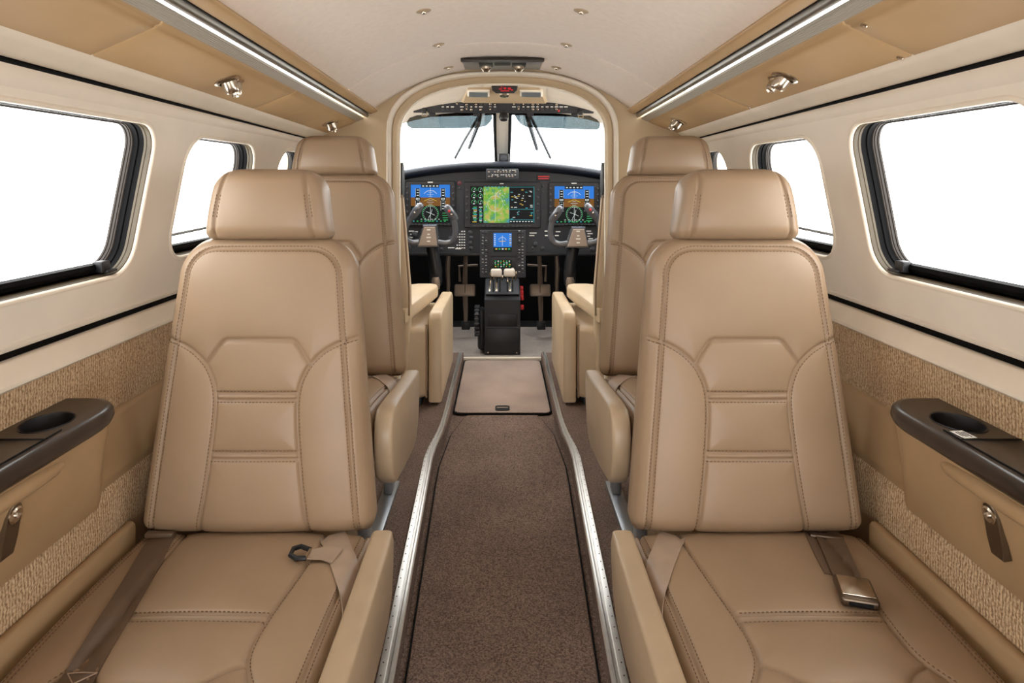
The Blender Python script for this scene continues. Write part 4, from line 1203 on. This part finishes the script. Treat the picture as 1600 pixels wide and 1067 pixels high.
def pfd(bx, sx, seed):
    d = bezel('flight_display', bx, sx); x0, x1, y0, y1 = sx; w, h = x1 - x0, y1 - y0; o = 0.0175; r = random.Random(seed)
    ym = y0 + 0.335 * h; yg = y0 + 0.56 * h
    S, G, K = MB(), MB(), MB()
    q2(S, x0, x1, y0, ym, o); q2(G, x0, x1, ym, yg, o); q2(K, x0, x1, yg, y1, o)
    S.build('sky_field', 'scr_blue', d); G.build('ground_field', 'scr_brown', d); K.build('lower_field', 'scr_dark', d)
    D, W, C, A, Gr = MB(), MB(), MB(), MB(), MB()
    q2(D, x0 + .26 * w, x0 + .72 * w, y0, y0 + .075 * h, o + .0006)
    for tx in (.12, .77): q2(D, x0 + tx * w, x0 + (tx + .11) * w, y0 + .10 * h, y0 + .68 * h, o + .0006)
    for k in range(5): q2(W, x0 + (.29 + k * .09) * w, x0 + (.34 + k * .09) * w, y0 + .02 * h, y0 + .05 * h, o + .0012)
    for tx in (.12, .77):
        for e in (0, .105): line(W, x0 + (tx + e) * w, y0 + .10 * h, x0 + (tx + e) * w, y0 + .68 * h, .35, o + .0012)
        for k in range(8): q2(W, x0 + (tx + .03) * w, x0 + (tx + .085) * w, y0 + (.13 + k * .07) * h, y0 + (.15 + k * .07) * h, o + .0012)
        q2(D, x0 + (tx - .01) * w, x0 + (tx + .125) * w, y0 + .32 * h, y0 + .42 * h, o + .0015)
        for k in range(3): q2(W, x0 + (tx + .01 + k * .035) * w, x0 + (tx + .03 + k * .035) * w, y0 + .345 * h, y0 + .395 * h, o + .002)
    cx = x0 + .5 * w
    ring(W, cx, y0 + .36 * h, .195 * w, .205 * w, o + .0012, PI * 1.2, PI * 1.8, 14)
    for k in range(-4, 5):
        if k: line(W, cx - (.05 if k % 2 else .09) * w, y0 + (.36 + k * .05) * h, cx + (.05 if k % 2 else .09) * w, y0 + (.36 + k * .05) * h, .4, o + .0012)
    line(A, cx, y0 + .36 * h, cx - .16 * w, y0 + .43 * h, .8, o + .002); line(A, cx, y0 + .36 * h, cx + .16 * w, y0 + .43 * h, .8, o + .002)
    line(W, cx, y0 + .08 * h, cx, y0 + .30 * h, .5, o + .0012)
    cy = y0 + .755 * h; R = .2 * w
    ring(Gr, cx, cy, R, R * 1.05, o + .0012)
    for k in range(24):
        t = 2 * PI * k / 24; line(W, cx + R * .84 * math.cos(t), cy + R * .84 * math.sin(t), cx + R * .97 * math.cos(t), cy + R * .97 * math.sin(t), .45, o + .0012)
    for t in (0.4, 1.97, 3.54, 5.1): line(W, cx + 1, cy, cx + R * .6 * math.cos(t), cy + R * .6 * math.sin(t), .6, o + .0014)
    line(W, cx, cy - R * .9, cx, cy + R * .9, .5, o + .0014)
    for k in range(9): q2(Gr if k % 3 else C, x0 + (.05 + k * .1) * w, x0 + (.09 + k * .1) * w, y1 - .055 * h, y1 - .03 * h, o + .0012)
    for k in range(6): q2(W, x0 + (.25 + k * .09) * w, x0 + (.29 + k * .09) * w, y1 - .10 * h, y1 - .085 * h, o + .0012)
    for k in range(4): q2(C, x0 + .04 * w, x0 + r.uniform(.10, .2) * w, y0 + (.62 + k * .07) * h, y0 + (.635 + k * .07) * h, o + .0012)
    for k in range(4): q2(Gr, x0 + r.uniform(.78, .84) * w, x0 + .95 * w, y0 + (.74 + k * .06) * h, y0 + (.755 + k * .06) * h, o + .0012)
    for nm_, m_, mm in (('tape_boxes', D, 'scr_black'), ('white_symbols', W, 'scr_white'), ('cyan_symbols', C, 'scr_cyan'), ('amber_symbols', A, 'scr_amber'), ('green_symbols', Gr, 'scr_green')):
        tag(m_.build(nm_, mm, d), None, None, None, 'stuff')
    lg = MB(); q2(lg, (bx[0] + bx[1]) / 2 - 4, (bx[0] + bx[1]) / 2 + 4, bx[2] + 1.2, bx[2] + 2.6, .0224); lg.build('name_plate', 'ink_white', d)
    kn = MB()
    for sx_ in (bx[0] + 2.6, bx[1] - 2.8):
        for k in range(6):
            kn.lathe([(0.0075, 0), (0.007, 0.007), (0.003, 0.009)], P2(sx_, bx[2] + 10 + k * 9.5, .021), (0, -1, 0), 8)
    for k in range(11): kn.box(P2(bx[0] + 10 + k * (bx[1] - bx[0] - 20) / 10, bx[3] - 2.2, .023), (.016, .006, .008), r=.002)
    tag(kn.build('bezel_keys', 'panel_mid', d), None, None, None, 'stuff')


pfd((633.5, 711, 282.7, 353), (642, 703, 288.5, 348), 1)
pfd((857.5, 936.5, 284.5, 353), (866.5, 928, 291, 349), 2)
# centre display with engine strip, map and route page
bx, sx = (725, 845, 284, 356), (735, 834.5, 291, 349)
d = bezel('map_display', bx, sx); o = .0175
E_, Mp, K = MB(), MB(), MB()
q2(E_, 735, 755.5, 291, 349, o); q2(Mp, 755.5, 795.5, 292, 348, o); q2(K, 795.5, 834.5, 291, 349, o)
E_.build('engine_field', 'scr_black', d); Mp.build('map_field', 'scr_map', d); K.build('route_field', 'scr_black', d)
W, C, G, A, B_ = MB(), MB(), MB(), MB(), MB(); r = random.Random(9)
for i in range(3):
    for j in range(2):
        cx, cy = 740.5 + j * 10, 296.5 + i * 9.6
        ring(G, cx, cy, 3.2, 3.8, o + .001, PI * .8, PI * 2.2, 14); line(W, cx, cy, cx + 2, cy - 2.2, .6, o + .0012); q2(W, cx - 1.5, cx + 1.5, cy + 2, cy + 3.4, o + .0012)
for k in range(11):
    q2((G, C, A, W)[k % 4], 738 + r.uniform(0, 3), 744 + r.uniform(0, 2), 323 + k * 2.3, 324.2 + k * 2.3, o + .001)
    q2((W, G, C)[k % 3], 748 + r.uniform(0, 2), 752 + r.uniform(0, 2), 323 + k * 2.3, 324.2 + k * 2.3, o + .001)
for k in range(16):
    a, b = r.uniform(757, 793), r.uniform(294, 345); line(B_, a, b, a + r.uniform(-10, 10) * .6, b + r.uniform(-8, 8) * .8, .5, o + .001)
for k in range(26):
    a, b = r.uniform(757, 793), r.uniform(294, 346); q2(W, a - .7, a + .7, b - .5, b + .5, o + .0012)
ring(W, 774, 318, 12, 12.4, o + .0012); line(W, 774, 300, 774, 346, .5, o + .0012)
for k in range(7): q2(C, 757 + k * 5.4, 759.5 + k * 5.4, 291.3, 292.6, o + .0012)
for py in (292.3, 327, 343.5): line(C, 796, py, 834, py, .5, o + .001)
for k in range(36):
    a, b = r.uniform(797, 830), r.uniform(295, 342); q2((W, W, C, A)[k % 4], a, min(a + r.uniform(1.5, 4), 834), b, b + 1.1, o + .0012)
for k in range(8): q2(W, 797 + k * 4.7, 799.5 + k * 4.7, 345.3, 346.8, o + .0012)
line(C, 834.2, 292, 834.2, 348, .6, o + .001); line(C, 795.6, 292, 795.6, 348, .5, o + .001)
for nm_, m_, mm in (('white_symbols', W, 'scr_white'), ('cyan_symbols', C, 'scr_cyan'), ('green_symbols', G, 'scr_green'), ('amber_symbols', A, 'scr_amber'), ('blue_symbols', B_, 'scr_blue')):
    tag(m_.build(nm_, mm, d), None, None, None, 'stuff')
lg = MB(); q2(lg, 781, 787, 286, 287.6, .0224); lg.build('name_plate', 'ink_white', d)
kn = MB()
for k in range(14): kn.box(P2(742 + k * 6.6, 353.2, .023), (.016, .006, .008), r=.002)
for sx_ in (729.5, 840.5):
    for k in range(5): kn.lathe([(0.008, 0), (0.007, 0.008), (0.003, 0.010)], P2(sx_, 297 + k * 11, .021), (0, -1, 0), 8)
tag(kn.build('bezel_keys', 'panel_mid', d), None, None, None, 'stuff')

# centre stack with standby display and radio display
st = MB(); st.loft([rect_loop(749.5, 821.5, 359, 434, 2, 0.0), rect_loop(749.5, 821.5, 359, 434, 2, 0.03), rect_loop(750.5, 820.5, 360, 433, 2, 0.034)], False, True)
so = st.build('centre_stack', 'panel_mid', ip, 30)


def small_screen(name, bxx, sxx):
    off = .034
    m2 = MB(); m2.loft([rect_loop(*bxx, 1.5, off), rect_loop(*bxx, 1.5, off + .012), rect_loop(sxx[0], sxx[1], sxx[2], sxx[3], .4, off + .012), rect_loop(sxx[0], sxx[1], sxx[2], sxx[3], .3, off + .008)], False, True)
    return m2.build(name, 'black_plastic', so, 30)


small_screen('standby_display', (765, 808, 359.8, 400), (770, 800, 363, 394))
small_screen('radio_display', (766, 806, 401.5, 423), (771.5, 800, 405.5, 418.5))
o = .0435
S, K, W, A, G = MB(), MB(), MB(), MB(), MB()
q2(S, 771, 799.5, 364, 386, o); q2(K, 771, 799.5, 386, 393.5, o); q2(K, 772, 799.5, 406, 418, o)
S.build('sky_field', 'scr_blue', so); K.build('lower_field', 'scr_dark', so)
for k in range(6): q2(W, 772, 774.5, 366 + k * 3.2, 367.2 + k * 3.2, o + .001); q2((W, A)[k % 2], 796, 799, 366 + k * 3.2, 367.2 + k * 3.2, o + .001)
ring(W, 785, 377, 6, 6.5, o + .001, PI * 1.1, PI * 1.9, 10); line(A, 780, 377, 790, 377, 1, o + .0015); line(W, 785, 368, 785, 384, .6, o + .001)
for k in range(5): q2((A, G, W)[k % 3], 774 + k * 5, 777 + k * 5, 388, 390, o + .001)
for i in range(4):
    for j in range(6): q2((G, W, G, A)[(i + j) % 4], 773 + j * 4.4, 773 + j * 4.4 + r.uniform(1.2, 3.2), 407.2 + i * 2.8, 408.6 + i * 2.8, o + .001)
for nm_, m_, mm in (('white_symbols', W, 'scr_white'), ('amber_symbols', A, 'scr_amber'), ('green_symbols', G, 'scr_green')):
    tag(m_.build(nm_, mm, so), None, None, None, 'stuff')
kn, ink = MB(), MB()
for sx_ in (754.5, 759.5, 811.5, 816.5):
    for k in range(14):
        py = 363 + k * 4.9
        if r.random() < .75: kn.lathe([(0.008, 0), (0.007, 0.010), (0.003, 0.012)], P2(sx_, py, .034), (0, -1, 0), 8)
        if r.random() < .55: q2(ink, sx_ - 1.6, sx_ + 1.4, py - 2.9, py - 2.0, .0352)
tag(kn.build('knobs', 'panel_mid', so), None, None, None, 'stuff'); tag(ink.build('legends', 'ink_white', so), None, None, None, 'stuff')

# lower panel switches, key pad and legends
kn, ink = MB(), MB()
for i in range(7):
    for j in range(4):
        if r.random() < .9: ink.box(P2(714.5 + j * 3.7, 361.5 + i * 4.3, .002), (.009, .004, .006))
for i in range(4): kn.lathe([(0.014, 0), (0.013, 0.014), (0.008, 0.018)], P2(735 + (i % 2) * 1.5, 363 + i * 8.2, 0), (0, -1, 0), 12)
for px, py, w in ((643, 361, 8), (646, 366, 10), (641, 371, 8), (650, 362, 6), (645, 377, 12), (655, 351.5, 14), (833, 364, 11), (831, 368, 8), (854, 361, 6), (872, 362, 7), (854, 368, 5), (870, 368, 6), (919, 361, 9), (922, 365, 8), (917, 369, 10), (923, 373, 7), (925, 388, 5), (705, 387, 10), (716, 388.5, 9)):
    ink.box(P2(px, py, .002), (w * .004, .003, .006))
for px, py, rr in ((648, 366, .02), (640, 374, .014), (836, 381, .016), (848, 388, .012), (832, 387, .01), (704, 372, .012), (639, 386, .012), (690, 389, .01), (926, 389, .014), (848, 291, .008), (848, 300, .006), (718, 286, .01), (718, 294, .008)):
    kn.lathe([(rr, 0), (rr * .9, rr * .7), (rr * .5, rr * .9)], P2(px, py, 0), (0, -1, 0), 12)
tag(kn.build('lower_knobs', 'panel_mid', ip), None, None, None, 'stuff'); tag(ink.build('legends', 'ink_white', ip), None, None, None, 'stuff')
pr = MB(); pr.box(P2(849.5, 277.5, .003), (.082, .006, .032), r=.001); pro = pr.build('placard', 'black_plastic', ip)
m2 = MB(); q2(m2, 840.5, 858.5, 274.8, 276.6, .0075); q2(m2, 841, 857.5, 278.4, 280, .0075); m2.build('red_lettering', 'red_plastic', pro)
rb = MB(); rb.lathe([(0.012, 0), (0.011, .006), (.004, .008)], P2(718, 286, .0), (0, -1, 0), 12); rb.build('red_button', 'red_plastic', ip)
tag(ip, 'dark instrument panel with three colour displays and centre stack', 'instrument panel')

# ------------------------------------------------------------------ yokes
Z2 = lambda x, y: (610 + x / 4.446, 240 + y / 4.446)


def yoke(hub, lh, rh, col, label):
    YY = 3.72
    c = at(*Z2(*hub[4]), YY); root = empty('control_yoke', c)
    A = [at(*Z2(*p), YY) - c for p in hub[:4]]
    cc = sum(A, Vector()) / 4
    bodyo = MB().loft([[cc + (p - cc) * 1.10 + Vector((0, .05, 0)) for p in A], [cc + (p - cc) * 1.22 + Vector((0, .02, 0)) for p in A], [cc + (p - cc) * 1.2 + Vector((0, -.005, 0)) for p in A], [cc + (p - cc) * 1.08 + Vector((0, -.018, 0)) for p in A]]).build('hub', 'yoke_grey', root, 30)
    MB().loft([[cc + (p - cc) * .96 + Vector((0, -.016, 0)) for p in A], [cc + (p - cc) * .96 + Vector((0, -.022, 0)) for p in A], [cc + (p - cc) * .90 + Vector((0, -.024, 0)) for p in A]]).build('hub_plate', 'yoke_plate', bodyo, 20)
    ink = MB()
    for k, (du, dv, w) in enumerate(((0, .038, .02), (0, .012, .014), (0, -.006, .026), (0, -.028, .018))): ink.box(cc + Vector((du, -.025, dv)), (w, .001, .007))
    ink.build('hub_lettering', 'ink_white', bodyo)
    for h in (lh, rh):
        h3 = [at(*Z2(*p), YY) - c for p in h]
        sp = [Vector((q[0], 0, q[1])) for q in smooth_poly([(p.x, p.z) for p in h3], 5)]
        n = len(sp); rad = [0.019 - 0.002 * math.sin(PI * i / n) for i in range(n)]
        for i, p in enumerate(sp): p.y = -0.045 * (i / n) ** 2
        ho_ = MB().tube(sp, rad, 12).build('horn', 'yoke_grey', root, 60)
        tip = sp[-1]; dr = (sp[-1] - sp[-5]).normalized()
        MB().tube([tip - dr * .07, tip - dr * .05, tip - dr * .01, tip + dr * .025, tip + dr * .038], [.020, .0245, .0255, .022, .010], 12).build('grip', 'yoke_grey', ho_, 60)
        MB().lathe([(.008, 0), (.007, .008), (.003, .010)], tip - dr * .005 + Vector((0, -.024, 0)), (0, -1, .2), 10).build('trim_switch', 'red_plastic' if h is rh else 'panel_mid', ho_)
        MB().lathe([(.006, 0), (.005, .008), (.002, .010)], tip - dr * .03 + Vector((0, -.024, 0)), (0, -1, .2), 10).build('trim_switch', 'nickel', ho_)
    cl = [at(*Z2(*p), YY + .06) - c for p in col]
    co = MB().tube(cl, [.036, .034, .036, .038], 12).build('column', 'black_plastic', root, 60)
    j = cl[-1]
    MB().lathe([(.022, -.02), (.026, .0), (.026, .03), (.020, .05)], j + Vector((0, -.02, -.07)), (0, 0, 1), 14).build('column_joint', 'pedal_metal', co)
    MB().box(j + Vector((0, 0, -.02)), (.07, .05, .10), r=.012).build('joint_box', 'black_plastic', co)
    base = at(*Z2(col[-1][0], 1150), YY + .16) - c; base.z = .02 - c.z
    MB().tube([j + Vector((0, .01, -.05)), j.lerp(base, .5), base], [.022, .022, .03], 10).build('column_foot', 'black_plastic', co, 60)
    tag(root, label, 'yoke', 'pilot control yokes')


yoke([(195, 640), (330, 640), (315, 505), (235, 505), (262, 580)], [(200, 615), (150, 618), (112, 590), (102, 535), (130, 470), (165, 425), (200, 380)], [(325, 615), (385, 622), (435, 600), (452, 545), (447, 480), (432, 425), (412, 392)], [(285, 640), (300, 700), (312, 770), (318, 830)], 'left grey control yoke in front of the left display')
yoke([(1225, 645), (1370, 645), (1345, 520), (1265, 520), (1300, 585)], [(1230, 625), (1175, 628), (1128, 605), (1110, 550), (1117, 490), (1135, 440), (1160, 400)], [(1365, 622), (1412, 618), (1455, 590), (1465, 540), (1440, 475), (1410, 425), (1375, 382)], [(1275, 640), (1262, 700), (1250, 770), (1246, 830)], 'right grey control yoke in front of the right display')

# ------------------------------------------------------------------ pedestal with levers
QY = 3.78
p0 = Vector((0, QY, 0.02)); pd = empty('throttle_pedestal', p0)
hw_ = 0.106
side = [(0.0, 0.0), (0.0, 0.325), (0.03, 0.345), (0.165, 0.422), (0.165, 0.0)]
cxp = 0.0
body = MB(); body.loft([[(sx_ * hw_, y, z) for y, z in side] for sx_ in (-1, 1)]); body.build('body', 'black_plastic', pd, 30)
MB().box((0, 0.004, 0.162), (0.196, 0.02, 0.008), r=.002).build('recess_edge', 'panel_mid', pd)
MB().box((0, -0.001, 0.205), (0.175, 0.006, 0.072), r=.002).build('upper_cover', 'black_plastic', pd)
lc = MB().box((0, -0.003, 0.08), (0.205, 0.012, 0.155), r=.003).build('lower_cover', 'black_plastic', pd)
for x in (-.085, .085): MB().lathe([(.005, 0), (.004, .002), (.001, .003)], (x, -.009, .016), (0, -1, 0), 8).build('screw', 'nickel', lc)
# lever plate
tl = Matrix.Rotation(math.atan2(.095, .17), 3, 'X')
MB().box((0, 0.09, 0.388), (0.20, 0.15, 0.012), tl, r=.003).build('quadrant_plate', 'panel_mid', pd)
for x in (-.055, -.015, .03, .062): MB().box((x, 0.09, 0.394), (0.008, 0.12, 0.006), tl, r=.002).build('slot', 'black_gap', pd)
for x in (-.075, -.035, .045): MB().box((x, 0.09, 0.394), (0.012, 0.11, 0.003), tl, r=.001).build('scale_strip', 'nickel', pd)
for x0_, px, kk in ((-.032, 775.5, 0), (.028, 796, 1)):
    top = at(px, 426, 3.80) - p0
    lv = MB().tube([(x0_, .12, .39), (x0_ * .8 + top.x * .2, .09, .45), (top.x, top.y, top.z)], [.006, .006, .006], 8).build('lever', 'nickel', pd)
    MB().box(top, (.066, .045, .046), r=.012, seg=3).build('lever_handle', 'lever_white', lv)
for x, h, m_ in ((-.07, .05, 'nickel'), (-.052, .06, 'nickel'), (.062, .075, 'lever_white'), (.082, .055, 'nickel'), (.0, .035, 'nickel')):
    lv = MB().tube([(x, .14, .40), (x, .13, .41 + h)], .005, 8).build('lever', 'nickel', pd)
    MB().box((x, .13, .41 + h), (.018, .018, .022), r=.005).build('lever_knob', m_, lv)
for k in range(4): MB().box((hw_ + .012, .06 + .03 * k, .30 + .022 * k - (.03 if k == 0 else 0)), (.022, .022, .03), r=.006).build('red_knob', 'red_plastic', pd)
tw = MB().lathe([(.03, -.014), (.078, -.014), (.086, -.008), (.086, .008), (.078, .014), (.03, .014)], (-hw_ - .045, .06, .19), (1, 0, 0), 32).build('trim_wheel', 'black_plastic', pd)
m2 = MB()
for k in range(20):
    t = 2 * PI * k / 20; m2.box((-hw_ - .045, .06 + .087 * math.cos(t), .19 + .087 * math.sin(t)), (.03, .012, .010), Matrix.Rotation(t, 3, 'X'), r=.003)
tag(m2.build('wheel_teeth', 'panel_mid', tw), None, None, None, 'stuff')
MB().box((-hw_ - .02, .085, .14), (.045, .13, .24), r=.02).build('wheel_housing', 'black_plastic', pd)
tag(pd, 'black centre pedestal with white throttle handles and trim wheel', 'pedestal')


# ------------------------------------------------------------------ rudder pedals
def pedal(cx, label, s):
    root = empty('rudder_pedal', at(cx, 500, 4.2))
    o = root.location.copy(); A = lambda px, py, d=0: at(px, py, 4.2 + d) - o
    MB().box(A(cx, 453.5, -.02), (.136, .03, .078), Matrix.Rotation(-.25, 3, 'X'), r=.010).build('foot_plate', 'pedal_metal', root)
    MB().box(A(cx, 453.5, -.037), (.004, .004, .07), r=.001).build('plate_seam', 'black_gap', root)
    MB().tube([A(cx + s * 1.5, 396), A(cx + s * .5, 420), A(cx, 446)], [.014, .015, .017], 8).build('hanger', 'pedal_metal', root)
    MB().tube([A(cx + .3, 460), A(cx + 1, 480), A(cx + 1.2, 502)], [.017, .016, .013], 8).build('lower_arm', 'pedal_metal', root)
    MB().tube([A(cx - s * 8, 440), A(cx - s * 9, 416), A(cx + s * 20, 414)], .008, 8).build('cross_link', 'pedal_metal', root)
    MB().box(A(cx + 1.5, 508), (.055, .06, .05), r=.006).build('foot_bracket', 'black_plastic', root)
    tag(root, label, 'pedal', 'rudder pedals')


pedal(726.5, 'left rudder pedal with metal foot plate beside the pedestal', 1)
pedal(844, 'right rudder pedal with metal foot plate beside the pedestal', -1)
for cx, s, lab in ((700, 1, 'slender tan control rod under the left side of the panel'), (870.5, -1, 'slender tan control rod under the right side of the panel')):
    MB_ = MB().tube([at(cx + s * 1, 393, 4.25), at(cx - s * .5, 420, 4.25), at(cx + s * .5, 445, 4.25), at(cx - s * .5, 470, 4.25), at(cx - s * .5, 523.5, 4.25)], [.012, .016, .013, .009, .009], 8)
    o_ = MB_.build('control_rod', 'pedal_metal', None, 60); tag(o_, lab, 'rod', 'control rods under the panel')


# ------------------------------------------------------------------ pilot seats (facing forward)
def slab(pl, zs, name, m, root, ang=50):
    cx = sum(p[0] for p in pl) / len(pl); cy = sum(p[1] for p in pl) / len(pl)
    def ins(d):
        out = []
        for x, y in pl:
            L = math.hypot(x - cx, y - cy); out.append((x - (x - cx) / L * d, y - (y - cy) / L * d))
        return out
    z0, z1, r = zs
    lv = [(z0, r), (z0 + .3 * r, .3 * r), (z0 + r, 0), (z1 - r, 0), (z1 - .3 * r, .3 * r), (z1, r)]
    return MB().loft([[(x, y, z) for x, y in ins(d)] for z, d in lv]).build(name, m, root, ang)


def pilot_seat(sg, label):
    X = 0.56
    root = empty('pilot_seat', (sg * X, 2.9, 0.0)); tag(root, label, 'seat', 'pilot seats')
    R_ = lambda pl: [(sg * x - sg * X, y - 2.9) for x, y in pl]
    T_ = lambda x, y, z: (sg * (x - X), y - 2.9, z)
    # side panel next to the aisle, with a shoulder towards the seat
    pr = [(2.84, .065), (3.50, .065), (3.50, .40), (3.48, .435), (3.44, .452), (2.90, .462), (2.86, .455), (2.842, .43)]
    cy, cz_ = 3.17, .25
    lp = []
    for x, s in ((.270, .955), (.272, .98), (.278, 1), (.318, 1), (.325, .98), (.328, .95)):
        lp.append([T_(x, cy + (y - cy) * (1 - (1 - s) * .35), cz_ + (z - cz_) * (1 - (1 - s) * .7)) for y, z in pr])
    MB().loft(lp).build('side_panel', 'pilot_leather', root, 50)
    slab(R_([(.335, 2.82), (.335, 3.40), (.72, 3.40), (.72, 2.82), (.60, 2.79), (.40, 2.79)]), (.09, .405, .025), 'base_skirt', 'pilot_leather', root)
    MB().tube([T_(.333, 2.80, .42), T_(.331, 2.795, .26), T_(.333, 2.80, .10)], .004, 6).build('skirt_piping', 'leather', root)
    slab(R_([(.34, 2.86), (.34, 3.36), (.36, 3.40), (.70, 3.40), (.72, 3.36), (.72, 2.86)]), (.30, .40, .03), 'cushion', 'pilot_leather', root)
    # backrest, wider at the bottom
    lp = []
    for z, xi, xo, y0, y1 in ((.12, .412, .72, 2.72, 2.80), (.30, .405, .72, 2.71, 2.80), (.42, .398, .73, 2.69, 2.80), (.46, .392, .735, 2.675, 2.79), (.60, .392, .735, 2.655, 2.765), (.85, .408, .725, 2.635, 2.735), (1.05, .422, .71, 2.625, 2.715), (1.10, .430, .70, 2.63, 2.71), (1.13, .448, .685, 2.64, 2.70)):
        lp.append([T_(a, b + .025, z) for a, b in rrect(xi, xo, y0, y1, .035, 4)])
    bo = MB().loft(lp).build('backrest', 'pilot_leather', root, 60)
    MB().tube([T_(.3935, 2.70, .48), T_(.3915, 2.685, .60), T_(.4075, 2.665, .85), T_(.4215, 2.655, 1.05)], .004, 6).build('piping', 'leather', bo)
    lp = []
    for z, w in ((1.15, .09), (1.17, .11), (1.22, .118), (1.27, .11), (1.295, .085)): lp.append([T_(a, b, z) for a, b in rrect(X - w, X + w, 2.635, 2.72, .03, 4)])
    ho_ = MB().loft(lp).build('headrest', 'pilot_leather', root, 60)
    for dx in (-.05, .05): MB().tube([T_(X + dx, 2.675, 1.10), T_(X + dx, 2.675, 1.18)], .007, 8).build('headrest_post', 'chrome', ho_)
    # dark oval plate beside the backrest top
    hg = MB().loft([[T_(.414, y, z) for y, z in [(2.675 + .035 * math.cos(t), 1.05 + .075 * math.sin(t)) for t in np.linspace(0, 2 * PI, 17)[:-1]]], [T_(.428, y, z) for y, z in [(2.675 + .035 * math.cos(t), 1.05 + .075 * math.sin(t)) for t in np.linspace(0, 2 * PI, 17)[:-1]]]]).build('harness_guide', 'black_plastic', bo, 30)
    # armrest swung down towards the aisle
    slab(R_([(.404, 2.66), (.335, 3.20), (.330, 3.28), (.340, 3.33), (.37, 3.355), (.44, 3.355), (.49, 3.32), (.50, 3.2), (.50, 2.72)]), (.452, .512, .014), 'armrest', 'pilot_leather', root)
    MB().box(T_(.53, 3.05, .045), (.34, .40, .09), r=.01).build('seat_base', 'panel_dark', root)


pilot_seat(-1, 'left pilot seat facing the windshield, armrest lowered')
pilot_seat(1, 'right pilot seat facing the windshield, armrest lowered')
